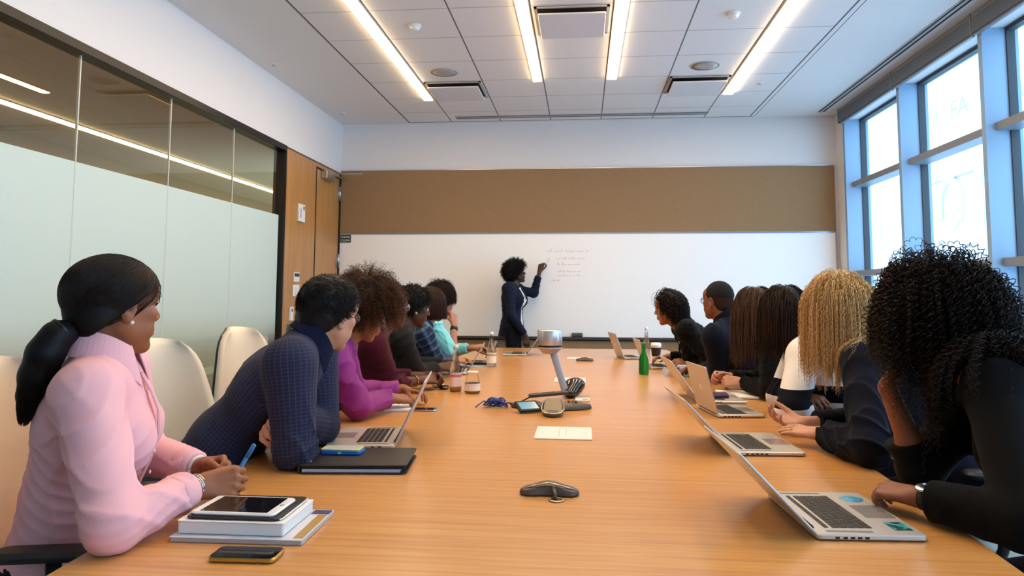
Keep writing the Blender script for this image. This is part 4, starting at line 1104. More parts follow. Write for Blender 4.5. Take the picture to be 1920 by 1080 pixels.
a_, e_, w_, hp, _ = p1['arms']['L']; ring(w_ + nrm(w_ - e_) * -.01, w_ - e_, .028, .005, m_pearl, p1['t'], 'wristband')
m_hair_pk = hairmat('sleek black-brown hair', '#0d0807', '#2a1a12', .36)
haircap(p1, m_hair_pk, t=.019, front=.066, nape=-.075, h=.0045, tmul=(.8, 1.25, .8), hl=-.006)
H, R = p1['H'], p1['R']
tie = H + R @ np.array([.0, -.112, -.060])
rs = np.random.RandomState(3)
def updo(fr, tie, n, material, t0=.013, seed=1, rad=.0012):
    rs = np.random.RandomState(seed); H, R = fr['H'], fr['R']; rt, nv = scalp_roots(n, rs, hairline(.076, -.062, -.012)); c0 = np.array([0, -.014, .034]); rr = np.array([.074, .095, .083])
    tl = ((tie - H) @ R / fr['sp']['headscale'] - c0) / rr; tl = nrm(tl); A = []
    for k in range(16):
        t = k / 15 * .97; v = nv * (1 - t) + tl * t * 1.0; v /= np.linalg.norm(v, axis=1)[:, None]; A.append((c0 + v * (rr + t0 + rs.uniform(0, .0022, n)[:, None])) * fr['sp']['headscale'] @ R.T + H)
    tubes(np.array(A), rad * rs.uniform(.6, 1.2, n), 3, .8, material, fr['t'], 'hair', rs)
updo(p1, tie, 3200, m_hair_pk, t0=np.array([.0152, .0237, .0152]), rad=.0009)
# ponytail: thick bunch hanging over the back
pa = np.array([tie + R @ np.array([0, .02, 0]), tie + np.array([-.012, -.020, -.015]), tie + np.array([-.030, -.030, -.055]), tie + np.array([-.050, -.030, -.110]), tie + np.array([-.070, -.025, -.160]), tie + np.array([-.085, -.020, -.205])])
S = Shape()
for i, (ra, rb) in enumerate(((.026, .034), (.034, .040), (.040, .037), (.037, .026), (.026, .008))): S.cap(pa[i], pa[i + 1], ra, rb, k=.02)
V, F = S.mesh(.005); V = smooth_mesh(V, F, 2, .5); b = MB(); b.arrays(V, F); obj('ponytail', b, m_hair_pk, p1['t'], attr=np.zeros(len(V)))
def cr(P, t):
    P = np.asarray(P); n = len(P) - 1; x = t * n; i = min(int(x), n - 1); u = x - i; g = lambda k: P[max(0, min(n, k))]
    a, b_, c, d = g(i - 1), g(i), g(i + 1), g(i + 2); return .5 * (2 * b_ + (c - a) * u + (2 * a - 5 * b_ + 4 * c - d) * u * u + (3 * b_ - a - 3 * c + d) * u ** 3)
n = 900; q = rs.normal(size=(n, 3)); q /= np.linalg.norm(q, axis=1)[:, None]; A = []
for k in range(22):
    t = k / 21; wd = np.interp(t, [0, .2, .4, .6, .8, 1], [.024, .036, .041, .038, .027, .012]); A.append(cr(pa, t) + q * wd * rs.uniform(.97, 1.03, n)[:, None] + np.array([0, 0, -.02 * t]) * rs.uniform(0, 1, n)[:, None])
tubes(np.array(A), .0008 * rs.uniform(.7, 1.3, n), 3, .5, m_hair_pk, p1['t'], 'ponytail', rs)
ring(tie + np.array([-.004, -.012, 0]), pa[2] - pa[0], .027, .007, m_black, p1['t'], 'hair_tie')
b = MB(); b.ball(H + R @ np.array([.085, .002, -.038]), .0052); obj('earring', b, m_pearl, p1['t'])

# --- 2 man in the navy checked shirt
m_check = uvgrid('navy micro check', '#20233a', '#3b3e55', p=.0115, wd=.14)
p2 = make_person(dict(label='person in a navy checked shirt and glasses leaning on crossed arms', skin='#c48f72', h=.0045, male=True,
    H=(-.895, 2.50, 1.226), look=(-26, -8, 8), N=(-.945, 2.45, 1.125), P=(-1.36, 2.42, .62), headscale=1.05, yaw=-78, legyaw=-90, pants=m_denim, bulk=1.08,
    arms=dict(R=dict(w=(-1.02, 2.49, .815), e=(-.905, 2.25, .81), f=(-.3, .9, .1), b=(.3, -.1, .9), pose='relaxed'),
              L=dict(w=(-.972, 2.345, .884), e=(-.95, 2.60, .82), f=(-.24, -1, .0), b=(-.80, .1, .6), pose='hold'))))
N_, s_, f_, r_ = p2['N'], p2['s'], p2['f'], p2['r']
garment(p2, 'shirt', m_check, g=.016, sleeve={'R': .95, 'L': .88}, sl=(.030, .024, .020), fold=.005, ff=12, seed=11, uv=True,
        cuts=[('ell', N_ + s_ * .045 + f_ * .01, (.062, .066, .045), p2['RTs'])])
collar(p2, cloth('navy collar cloth', '#151930'), height=.042, spread=.014, point=.035, open_=24, rad=.070, cen=N_ + s_ * .020)
m_hair_b = hairmat('short black hair', '#080606', '#1c1411', .5)
haircap(p2, m_hair_b, t=.016, front=.068, nape=-.072, noise=.004, nf=70, tmul=(.75, 1, 1.15), hl=.002)
strands(p2, 6000, .017, m_hair_b, seed=5, steps=5, lift=.32, grav=.06, rad=.0010, jit=.22, out=1.20, rl=.5, line=hairline(.07, -.058, -.004), dirbias=lambda p: np.tile([0, .7, -.2], (len(p), 1)))
glasses(p2, m_gframe)

# --- 3 woman in magenta with big brown curls
m_mag = mat('magenta shirt cloth', '#8a1c72', .6, bump=.3, bscale=500, sheen=.06, spec=.4)
p3 = make_person(dict(label='person in a magenta shirt with big brown curls reading at the table', skin='#96603f', h=.0055,
    H=(-.995, 3.27, 1.215), look=(-58, -26, 8), N=(-1.10, 3.22, 1.085), P=(-1.38, 3.2, .60), yaw=-75, legyaw=-90, pants=m_denim,
    arms=dict(R=dict(w=(-.90, 3.36, .815), e=(-.97, 3.11, .81), f=(.62, .72, -.10), b=(.1, -.35, .92), pose='type'),
              L=dict(w=(-.90, 3.62, .82), pole=(-.2, .4, -1), f=(.9, -.25, -.08), b=(.1, .2, .95), pose='type'))))
N_, s_, f_, r_ = p3['N'], p3['s'], p3['f'], p3['r']
garment(p3, 'shirt', m_mag, g=.015, sleeve=.95, sl=(.020, .020, .016), fold=.007, ff=13, seed=7, cuts=[('cap', N_ + f_ * .05 + s_ * .03, N_ + f_ * .10 - s_ * .07, .042, .012)])
collar(p3, m_mag, height=.034, spread=.024, point=.05, open_=26)
m_hair_br = hairmat('dark brown curls', '#1c0f09', '#6a4428', .55)
haircap(p3, m_hair_br, back=.03, t=.045, front=.052, nape=-.07, noise=.006, nf=60, h=.007)
strands(p3, 2400, lambda p: .135 - .05 * (p[:, 2] < 0), m_hair_br, seed=8, steps=52, lift=1.0, grav=.03, curl=.0060, pitch=.016, rad=.0011, jit=.25, dirbias=lambda p: np.tile([0, -.5, .25], (len(p), 1)), line=hairline(.05, -.07), colvar=1)

# --- 4 woman in maroon with glasses
m_maroon = cloth('maroon knit', '#43141f')
p4 = make_person(dict(label='person in a maroon draped cardigan with clear glasses and short natural hair', skin='#5c3422', h=.006,
    H=(-1.06, 3.93, 1.225), look=(-38, -2, 2), N=(-1.12, 3.88, 1.085), P=(-1.38, 3.86, .60), yaw=-72, legyaw=-90, pants=m_denim,
    arms=dict(R=dict(w=(-.925, 4.10, .81), e=(-1.02, 3.88, .81), f=(.75, .45, .05), b=(.2, -.55, .8), pose='relaxed'),
              L=dict(w=(-.90, 4.22, .82), pole=(-.2, .4, -1), f=(.9, -.35, .05), b=(.1, .5, .8), pose='hold'))))
N_, s_, f_, r_ = p4['N'], p4['s'], p4['f'], p4['r']
garment(p4, 'cardigan', m_maroon, g=.016, sleeve={'R': .72, 'L': .8}, sl=(.018, .018, .014), fold=.008, ff=14, seed=9, cuts=[('cap', N_ + f_ * .05 + s_ * .03, N_ + f_ * .11 - s_ * .10, .038, .016)])
b = MB()
for sx in (-1, 1): b.tube([p4['pt'](sx * x, y, z) for x, y, z in ((.06, -.02, 1.06), (.062, .07, .98), (.045, .14, .84), (.03, .165, .66), (.05, .14, .40), (.06, .13, .15))], [.016, .022, .024, .022, .024, .02], 8, flat=.5, up=r_)
obj('cardigan_front', b, m_maroon, p4['t'])
m_hair_na = hairmat('natural dark hair', '#150c09', '#4a2c20', .6)
haircap(p4, m_hair_na, t=.020, front=.060, nape=-.07, noise=.006, nf=80, h=.006)
strands(p4, 1900, lambda p: .026 + .02 * (p[:, 1] < .0), m_hair_na, seed=12, steps=14, lift=1.0, grav=.02, curl=.004, pitch=.013, rad=.0014, jit=.4, out=1.15, line=hairline(.06, -.07))
glasses(p4, mat('clear spectacle frame', '#cfcac4', .2))
a_, e_, w_, hp, _ = p4['arms']['R']; ring(w_ - nrm(w_ - e_) * .05, w_ - e_, .031, .0028, m_gold, p4['t'])

# --- 5 woman in the dark blazer
p5 = make_person(dict(label='person in a charcoal blazer over a blue top with short black hair', skin='#4a2b1d', h=.006,
    H=(-1.075, 4.57, 1.215), look=(-60, -14, 0), N=(-1.14, 4.52, 1.08), P=(-1.38, 4.5, .6), yaw=-70, legyaw=-90, pants=m_denim, bust=1.1, bulk=1.05,
    arms=dict(R=dict(w=(-.945, 4.72, .82), e=(-1.03, 4.49, .81), f=(.88, .30, .08), b=(.2, -.7, .6), pose='hold'),
              L=dict(w=(-.93, 4.92, .83), pole=(-.2, .4, -1), f=(.85, -.4, .05), b=(.1, .6, .7), pose='hold'))))
N_, s_, f_, r_ = p5['N'], p5['s'], p5['f'], p5['r']
garment(p5, 'top', cloth('royal blue top', '#1f2a66'), g=.008, sleeve=0, fold=.003, h=.008, cuts=[('ell', N_ + f_ * .07 + s_ * .01, (.06, .06, .06), p5['RTs'])])
garment(p5, 'blazer', cloth('charcoal blazer wool', '#201f20'), g=.019, sleeve=.94, sl=(.022, .020, .018), fold=.005, ff=11, seed=4,
        cuts=[('cap', N_ + f_ * .10 + s_ * .05, N_ + f_ * .19 - s_ * .34, .05, .030), ('ell', N_ + s_ * .03 + f_ * .02, (.056, .06, .05), p5['RTs'])])
b = MB()
for sx in (-1, 1): b.tube([p5['pt'](sx * x, y, z) for x, y, z in ((.055, -.04, 1.06), (.062, .06, 1.0), (.075, .125, .88), (.065, .165, .70), (.04, .155, .5))], [.014, .022, .030, .026, .008], 8, flat=.35, up=r_)
obj('lapel', b, cloth('lapel cloth', '#1b1c1d'), p5['t'])
m_hair_sp = hairmat('short spiky black hair', '#060505', '#171110', .5)
haircap(p5, m_hair_sp, t=.018, front=.062, nape=-.06, noise=.003, h=.006)
strands(p5, 2200, .045, m_hair_sp, seed=14, steps=10, lift=.25, grav=.12, rad=.0022, jit=.15, out=1.12, line=hairline(.055, -.06), curl=.002, pitch=.02)
b = MB(); b.ball(p5['H'] + p5['R'] @ np.array([.083, .002, -.036]), .0075); obj('earring', b, m_pearl, p5['t'])

# --- 6 person in plaid with brown bob
m_plaid = uvgrid('blue plaid flannel', '#1d2b42', '#56708f', p=.055, wd=.34, soft=1, line2='#0f1524')
p6 = make_person(dict(label='person in a blue plaid shirt with a chin-length brown bob', skin='#a97c62', h=.0065,
    H=(-1.085, 5.18, 1.225), look=(-38, -6, 0), N=(-1.14, 5.13, 1.08), P=(-1.38, 5.1, .6), yaw=-70, legyaw=-90, pants=m_denim,
    arms=dict(R=dict(w=(-.945, 5.30, .81), e=(-1.01, 5.07, .81), f=(.6, .75, .05), b=(.2, -.3, .9), pose='relaxed'),
              L=dict(w=(-.95, 5.45, .81), pole=(-.2, .4, -1), f=(.9, -.3, .05), b=(.1, .2, .9), pose='relaxed'))))
N_, s_, f_, r_ = p6['N'], p6['s'], p6['f'], p6['r']
garment(p6, 'shirt', m_plaid, g=.016, sleeve=.92, sl=(.020, .020, .016), fold=.006, seed=6, uv=True, cuts=[('ell', N_ + s_ * .045 + f_ * .03, (.056, .06, .045), p6['RTs'])])
collar(p6, cloth('flannel collar', '#22324a'), open_=25)
m_hair_bob = hairmat('brown bob hair', '#140b08', '#46291a', .38)
haircap(p6, m_hair_bob, t=.014, front=.05, nape=-.07, h=.006)
strands(p6, 4200, lambda p: .12 + p[:, 2] * .9, m_hair_bob, seed=15, steps=22, lift=.12, grav=.30, rad=.0014, jit=.03, out=1.12, line=hairline(.05, -.05), rl=.12, layer=.014, dirbias=lambda p: np.stack([np.sign(p[:, 0]) * .6, p[:, 1] * 3, np.zeros(len(p))], 1))

# --- 7 person in aqua
m_aqua = cloth('aqua cotton', '#7fd2d6', sheen=.03)
p7 = make_person(dict(label='person in an aqua shirt and glasses resting chin on watch hand', skin='#a8735a', h=.0065,
    H=(-1.125, 5.74, 1.255), look=(-52, -4, -3), N=(-1.19, 5.70, 1.11), P=(-1.38, 5.7, .6), yaw=-72, legyaw=-90, pants=m_denim,
    arms=dict(R=dict(w=(-1.005, 5.66, 1.055), e=(-.995, 5.53, .83), f=(-.12, .30, 1), b=(.85, -.5, .1), pose='hold'),
              L=dict(w=(-.895, 5.86, .865), pole=(-.2, .4, -1), f=(.9, .1, .18), b=(.0, -.3, .9), pose='hold'))))
N_, s_, f_, r_ = p7['N'], p7['s'], p7['f'], p7['r']
garment(p7, 'shirt', m_aqua, g=.015, sleeve={'R': .5, 'L': .93}, sl=(.022, .020, .016), fold=.006, seed=8, cuts=[('cap', N_ + f_ * .05 + s_ * .03, N_ + f_ * .10 - s_ * .06, .042, .012)])
collar(p7, m_aqua, open_=26)
b = MB(); b.tube([p7['pt'](x, y, z) for x, y, z in ((.055, .0, 1.04), (.07, .09, .94), (.075, .145, .76), (.07, .15, .5), (.07, .13, .2))], [.018, .026, .032, .034, .03], 8, flat=.4, up=r_)
obj('dark_scarf', b, m_black_cl, p7['t'])
haircap(p7, m_hair_b, t=.020, front=.052, nape=-.07, h=.006)
strands(p7, 4200, lambda p: .07 + np.clip(p[:, 2], 0, 1) * .8, hairmat('smooth dark hair', '#0c0707', '#2c1912', .45), seed=16, steps=14, lift=.12, grav=.28, rad=.0014, jit=.03, out=1.16, line=hairline(.05, -.05), rl=.3)
glasses(p7, m_gframe)
a_, e_, w_, hp, _ = p7['arms']['R']; u = nrm(w_ - e_)
b = MB(); b.tube([w_ - u * .045, w_ - u * .020], [.031, .029], 16); g_ = obj('watch', b, m_black, p7['t'])
b = MB(); b.ball(w_ - u * .032 + nrm(hp['R'][:, 2]) * .027, (.016, .016, .008), R=hp['R']); obj('watch_face', b, m_arm, g_)

# --- 8 presenter at the board
m_blz = cloth('navy blazer', '#171c2e'); m_white_cl = cloth('white blouse', '#e8e2d8', sheen=.03)
p8 = make_person(dict(label='person standing at the whiteboard in a navy blazer, raising a marker', skin='#4a2c1e', h=.006, stand=True, stride=.25, gaze=.05,
    H=(-.760, 8.30, 1.545), look=(-70, 8, 0), N=(-.805, 8.28, 1.400), P=(-.79, 8.27, .92), yaw=-102, legyaw=-95, pants=cloth('black trousers', '#111218'), bulk=.95, bust=1.15,
    arms=dict(R=dict(w=(-.635, 8.12, .845), e=(-.79, 8.06, 1.07), f=(.15, .05, -1), b=(.45, -.85, -.1), pose='relaxed'),
              L=dict(w=(-.500, 8.52, 1.565), e=(-.565, 8.50, 1.315), f=(.25, .12, 1), b=(-.35, -.9, .1), pose='hold'))))
N_, s_, f_, r_ = p8['N'], p8['s'], p8['f'], p8['r']
garment(p8, 'blouse', m_white_cl, g=.011, sleeve=0, fold=.003, h=.008, low=-.03, cuts=[('ell', N_ + f_ * .07 + s_ * .02, (.05, .06, .06), p8['RTs'])])
garment(p8, 'blazer', m_blz, g=.016, sleeve={'R': .97, 'L': .90}, sl=(.016, .015, .013), fold=.004, ff=12, seed=2, low=-.12,
        cuts=[('cap', N_ + f_ * .10 + s_ * .06, p8['pt'](0, .175, .62), .050, .055), ('cap', p8['pt'](0, .175, .62), p8['pt'](0, .15, -.3), .055, .070), ('ell', N_ + s_ * .03 + f_ * .02, (.054, .06, .05), p8['RTs'])])
S = Shape(); S.cap(p8['pt'](0, -.01, .10), p8['pt'](0, -.015, -.20), .130, .158, k=.03, flat=1)
S.cap(p8['pt'](0, .20, .40), p8['pt'](0, .20, -.4), .08, .10, k=.01, op='s'); S.disp = fold_noise(2, .004, 14)
V, F = S.mesh(.009); b = MB(); b.arrays(V, F); obj('blazer_skirt', b, m_blz, p8['t'])
b = MB()
for sx in (-1, 1): b.tube([p8['pt'](sx * x, y, z) for x, y, z in ((.05, -.03, 1.05), (.058, .06, .99), (.066, .11, .88), (.055, .155, .70), (.05, .13, .48))], [.010, .018, .026, .022, .006], 8, flat=.35, up=r_)
obj('lapel', b, m_blz, p8['t'])
m_hair_af = hairmat('black afro curls', '#060404', '#1b100c', .6)
haircap(p8, m_hair_af, t=.040, front=.055, nape=-.085, noise=.010, nf=60, h=.008, back=.012)
strands(p8, 1300, .085, m_hair_af, seed=18, steps=18, lift=1.0, grav=.04, curl=.008, pitch=.022, rad=.0020, jit=.4, line=hairline(.05, -.085), out=1.1)

# --- right row
p9 = make_person(dict(label='person in a black cardigan over a white top with dark shoulder-length curls, far window side', skin='#9c6b4d', h=.0065,
    H=(.645, 5.5, 1.205), look=(78, -12, 0), N=(.735, 5.5, 1.085), P=(1.12, 5.5, .60), yaw=88, legyaw=90, pants=m_denim,
    arms=dict(L=dict(w=(.79, 5.42, .815), e=(.93, 5.24, .81), f=(-.95, .15, .05), b=(.1, -.4, .9), pose='relaxed'),
              R=dict(w=(.66, 5.78, .82), pole=(.2, .4, -1), f=(-.8, -.4, .0), b=(.1, .3, .9), pose='relaxed'))))
N_, s_, f_, r_ = p9['N'], p9['s'], p9['f'], p9['r']
garment(p9, 'top', m_white_cl, g=.007, sleeve=0, fold=.003, h=.008, cuts=[('ell', N_ + f_ * .07 + s_ * .02, (.05, .06, .06), p9['RTs'])])
garment(p9, 'cardigan', m_black_cl, g=.018, sleeve=.95, sl=(.020, .019, .016), fold=.006, seed=21, cuts=[('cap', N_ + f_ * .10 + s_ * .06, p9['pt'](0, .21, .1), .045, .055), ('ell', N_ + s_ * .03 + f_ * .02, (.056, .06, .05), p9['RTs'])])
haircap(p9, m_hair_b, t=.018, hl=.006, front=.058, nape=-.08, noise=.004, h=.007)
strands(p9, 1500, .15, hairmat('dark wavy curls', '#0c0806', '#2a1812', .5), seed=19, steps=30, lift=.25, grav=.16, curl=.005, pitch=.024, rad=.0021, jit=.10, out=1.1, line=lambda p: hairline(.055, -.07)(p) & (p[:, 1] < .055), dirbias=lambda p: np.tile([0, -1.0, 0], (len(p), 1)), collide=[('cap', N_ - s_ * .02, p9['H'], .07, .07)])

p10 = make_person(dict(label='person in a dark navy pullover with a short fade haircut, window side', skin='#7a4a33', h=.006, male=True,
    H=(.885, 4.86, 1.262), look=(40, 0, 0), N=(.945, 4.82, 1.135), P=(1.27, 4.72, .60), yaw=40, legyaw=90, pants=m_denim, sw=.21, bulk=1.2,
    arms=dict(L=dict(w=(.80, 4.98, .815), e=(.86, 4.72, .82), f=(-.55, .8, .0), b=(.1, -.1, 1), pose='relaxed'),
              R=dict(w=(.82, 5.05, .815), pole=(.2, .4, -1), f=(-.9, -.1, .0), b=(.1, .2, 1), pose='relaxed'))))
N_, s_, f_, r_ = p10['N'], p10['s'], p10['f'], p10['r']
garment(p10, 'pullover', m_navy_cl, g=.018, sleeve=.95, sl=(.022, .020, .017), fold=.006, ff=10, seed=22)
collar(p10, m_navy_cl, height=.045, spread=.012, point=.01, open_=12, name='roll_collar')
haircap(p10, mat('short black top hair', '#0a0807', .95, bump=.8, bscale=400), t=.010, front=.068, nape=.028, h=.005, tmul=(.6, .7, 1.7))
haircap(p10, mat('faded stubble hair', '#33211a', .95, spec=.1, bump=.5, bscale=600), t=.0035, front=.070, nape=-.062, h=.005)
glasses(p10, m_gframe)

m_hair_lb = hairmat('long brown hair', '#1c130d', '#644632', .42)
p11 = make_person(dict(label='person in a black top with long brown hair and clasped hands', skin='#c08a70', h=.006,
    H=(.965, 4.20, 1.215), look=(28, -4, 0), N=(1.03, 4.17, 1.08), P=(1.36, 4.15, .60), yaw=72, legyaw=90, pants=m_denim,
    arms=dict(L=dict(w=(.885, 4.18, .815), e=(.985, 3.95, .81), f=(-.88, .42, .06), b=(-.25, -.75, .6), pose='clasp'),
              R=dict(w=(.84, 4.40, .825), pole=(.2, .4, -1), f=(-.85, -.45, .06), b=(-.3, .8, .5), pose='clasp'))))
N_, s_, f_, r_ = p11['N'], p11['s'], p11['f'], p11['r']
garment(p11, 'top', m_black_cl, g=.016, sleeve=.94, sl=(.020, .019, .016), fold=.006, seed=23, cuts=[('ell', N_ + s_ * .045 + f_ * .03, (.056, .06, .045), p11['RTs'])])
haircap(p11, m_hair_lb, t=.014, front=.05, nape=-.07, h=.006)
def coll(fr): return [('cap', fr['N'] - fr['s'] * .05, fr['H'] + fr['R'] @ np.array([0, -.02, -.05]), .075, .06), ('cap', fr['sh']['L'], fr['sh']['R'], .066, .066), ('cap', fr['N'] - fr['s'] * .10, fr['P'], .112, .125),
                      ('cap', fr['arms']['L'][0], fr['arms']['L'][1], .066, .060), ('cap', fr['arms']['R'][0], fr['arms']['R'][1], .066, .060)]
side_part = lambda k: (lambda p: np.stack([np.sign(p[:, 0]) * k * (p[:, 2] > .0), -.25 * (p[:, 1] < .03) + .1, np.zeros(len(p))], 1))
strands(p11, 3600, lambda p: .38 - .10 * (p[:, 2] < .02), m_hair_lb, seed=24, steps=32, lift=.12, grav=.24, rad=.0012, jit=.06, line=hairline(.05, -.055), rl=.28, layer=.014, wave=.0015, wpitch=.12, dirbias=side_part(.5), collide=coll(p11))

# --- 12 striped sweater
m_str, nt, b_ = newmat('white sweater with black bands')
u = N(nt, 'ShaderNodeTexCoord'); sp_ = N(nt, 'ShaderNodeSeparateXYZ'); nt.links.new(u.outputs['Object'], sp_.inputs[0])
f1 = band(nt, sp_.outputs[2], .872, .038); f2 = band(nt, sp_.outputs[2], .69, .03)
mx = N(nt, 'ShaderNodeMix', data_type='RGBA'); nt.links.new(mth(nt, 'MAXIMUM', f1, f2), mx.inputs[0]); mx.inputs[6].default_value = lin('#e9e6e4') + (1,); mx.inputs[7].default_value = lin('#10121c') + (1,)
nt.links.new(mx.outputs[2], b_.inputs['Base Color']); b_.inputs['Roughness'].default_value = .9; b_.inputs['Specular IOR Level'].default_value = .1
p12 = make_person(dict(label='person in a white sweater with wide black bands and long dark straight hair', skin='#7f5038', h=.0055,
    H=(.94, 3.52, 1.215), look=(24, -4, 0), N=(1.0, 3.47, 1.09), P=(1.36, 3.42, .60), yaw=70, legyaw=90, pants=m_denim,
    arms=dict(L=dict(w=(.985, 3.34, .81), e=(.862, 3.15, .82), f=(.5, .8, .1), b=(.5, -.3, .8), pose='relaxed'),
              R=dict(w=(.965, 3.36, .855), e=(.94, 3.60, .82), f=(.5, -.85, -.05), b=(-.3, -.2, .9), pose='clasp'))))
N_, s_, f_, r_ = p12['N'], p12['s'], p12['f'], p12['r']
garment(p12, 'sweater', m_str, g=.018, sleeve={'L': .95, 'R': .93}, sl=(.024, .024, .018), fold=.006, ff=11, seed=25, cuts=[('ell', N_ + s_ * .045 + f_ * .03, (.06, .065, .045), p12['RTs'])])
m_hair_ds = hairmat('long dark straight hair', '#100a08', '#3a261b', .32)
haircap(p12, m_hair_ds, t=.014, front=.05, nape=-.07, h=.006)
strands(p12, 3600, lambda p: .27 - .07 * (p[:, 2] < .02), m_hair_ds, seed=26, steps=30, lift=.12, grav=.26, rad=.0012, jit=.08, line=hairline(.05, -.055), rl=.35, layer=.014, wave=.0012, wpitch=.14, dirbias=side_part(.5), collide=coll(p12))

# --- 13 blonde
p13 = make_person(dict(label='person in a navy jacket with long crinkled blonde hair, hands resting palm on palm', skin='#d39b80', h=.0045,
    H=(.99, 2.95, 1.235), look=(30, -3, 0), N=(1.06, 2.90, 1.10), P=(1.38, 2.80, .60), yaw=66, legyaw=90, pants=m_denim,
    arms=dict(L=dict(w=(.850, 2.74, .806), e=(.925, 2.48, .812), f=(-.66, .75, .0), b=(.05, -.42, .90), pose='flat'),
              R=dict(w=(.875, 3.00, .80), pole=(.4, .2, -1), f=(-.98, .0, .06), b=(.0, .35, -.93), pose='palmup'))))
N_, s_, f_, r_ = p13['N'], p13['s'], p13['f'], p13['r']
garment(p13, 'jacket', m_navy_cl, g=.018, sleeve={'L': .93, 'R': .9}, sl=(.024, .024, .022), fold=.007, ff=11, seed=27, cuts=[('ell', N_ + s_ * .045 + f_ * .03, (.06, .065, .045), p13['RTs'])])
m_hair_bl = hairmat('crinkled blonde hair', '#a87845', '#ffdca0', .6)
haircap(p13, mat('blonde undercolour hair', '#5c4026', .7), t=.012, front=.05, nape=-.07, h=.006)
strands(p13, 4200, lambda p: .34 - .08 * (p[:, 2] < .02), m_hair_bl, seed=28, steps=90, lift=.35, grav=.14, rad=.0012, jit=.10, line=hairline(.05, -.055), rl=.25, layer=.030, wave=.0022, wpitch=.016, curl=.0014, pitch=.027, dirbias=side_part(.7), collide=coll(p13))
hp = p13['arms']['L'][3]; ring((hp['fing'][2][0] + hp['fing'][2][1]) / 2, hp['fing'][2][1] - hp['fing'][2][0], .0098, .0016, m_gold, p13['t'], 'finger_ring', seg=18)

# --- 14 near window-side corner, huge black curls
p14 = make_person(dict(label='person in a black top with a huge mass of black curls, nearest the camera', skin='#8f5b42', h=.0045,
    H=(1.015, 2.20, 1.215), look=(38, -10, 0), N=(1.115, 2.14, 1.09), P=(1.38, 1.97, .60), yaw=66, legyaw=90, pants=m_denim,
    arms=dict(L=dict(w=(.825, 1.925, .805), e=(.97, 1.725, .805), f=(-.62, .78, .02), b=(-.1, -.35, .93), pose='clasp'),
              R=dict(w=(.885, 2.23, 1.035), e=(.975, 2.25, .805), f=(.10, -.28, .95), b=(-.85, .45, .1), pose='relaxed'))))
N_, s_, f_, r_ = p14['N'], p14['s'], p14['f'], p14['r']
garment(p14, 'camisole', cloth('grey beige camisole', '#4b4038'), g=.004, sleeve=0, fold=.002, h=.008, cuts=[('ell', N_ + f_ * .07 + s_ * .02, (.06, .07, .08), p14['RTs'])])
garment(p14, 'cardigan', m_black_cl, g=.019, sleeve={'L': .93, 'R': .56}, sl=(.026, .026, .022), fold=.007, ff=11, seed=29, cuts=[('cap', N_ + f_ * .10 + s_ * .06, p14['pt'](0, .20, .3), .05, .05)])
a_, e_, w_, hp, _ = p14['arms']['R']; b = MB(); u = nrm(w_ - e_)
ringp = []
b.tube([e_ + u * .0, e_ + u * .05, e_ + u * .085, e_ + u * .080, e_ + u * .045], [.052, .060, .068, .062, .050], 20); obj('loose_cuff', b, m_black_cl, p14['t'])
m_hair_cb = hairmat('glossy black curls', '#080505', '#2a1a15', .42)
haircap(p14, m_hair_cb, t=.040, front=.050, nape=-.09, noise=.008, nf=50, h=.008)
strands(p14, 3000, lambda p: .23 + .06 * (p[:, 1] < .02), m_hair_cb, seed=30, steps=112, lift=.8, grav=.052, curl=.0062, pitch=.021, rad=.0014, jit=.22, line=hairline(.045, -.075), rl=.45, layer=.06, collide=[('cap', N_ - s_ * .05, p14['H'], .09, .08), ('cap', p14['sh']['L'], p14['sh']['R'], .09, .09)])
a_, e_, w_, hp, _ = p14['arms']['L']; u = nrm(w_ - e_)
b = MB(); b.tube([w_ - u * .030, w_ - u * .012], [.0295, .0285], 18); g_ = obj('watch', b, mat('dark leather strap', '#1b1512', .5), p14['t'])
nb = nrm(hp['R'][:, 2]); b = MB(); b.lathe([(.0001, .0), (.018, .0), (.019, .006), (.016, .008), (.0001, .008)], seg=24)
zx = nrm(np.cross(nb, u)); b.xf(np.stack([zx, np.cross(nb, zx), nb], 1), w_ - u * .020 + nb * .025); obj('watch_case', b, m_silver, g_)

for (x, y, rot, lab) in ((-1.30, 4.02, -1.5, 'cream office chair of the person in maroon'), (-1.32, 4.66, -1.5, 'cream office chair of the person in the charcoal blazer'), (-1.32, 5.30, -1.5, 'cream office chair of the person in plaid'), (-1.34, 5.94, -1.5, 'cream office chair of the person in aqua'),
                         (1.22, 5.5, 1.57, 'cream office chair of the person in the black cardigan'), (1.30, 4.8, 1.5, 'cream office chair of the person with the fade haircut'), (1.34, 4.15, 1.6, 'cream office chair of the person with long brown hair'), (1.40, 3.54, 1.57, 'cream office chair of the person in the banded sweater'), (1.40, 2.92, 1.6, 'cream office chair of the blonde person'), (1.46, 1.94, 1.55, 'cream office chair of the person with huge black curls')):
    chair(x, y, rot, lab)
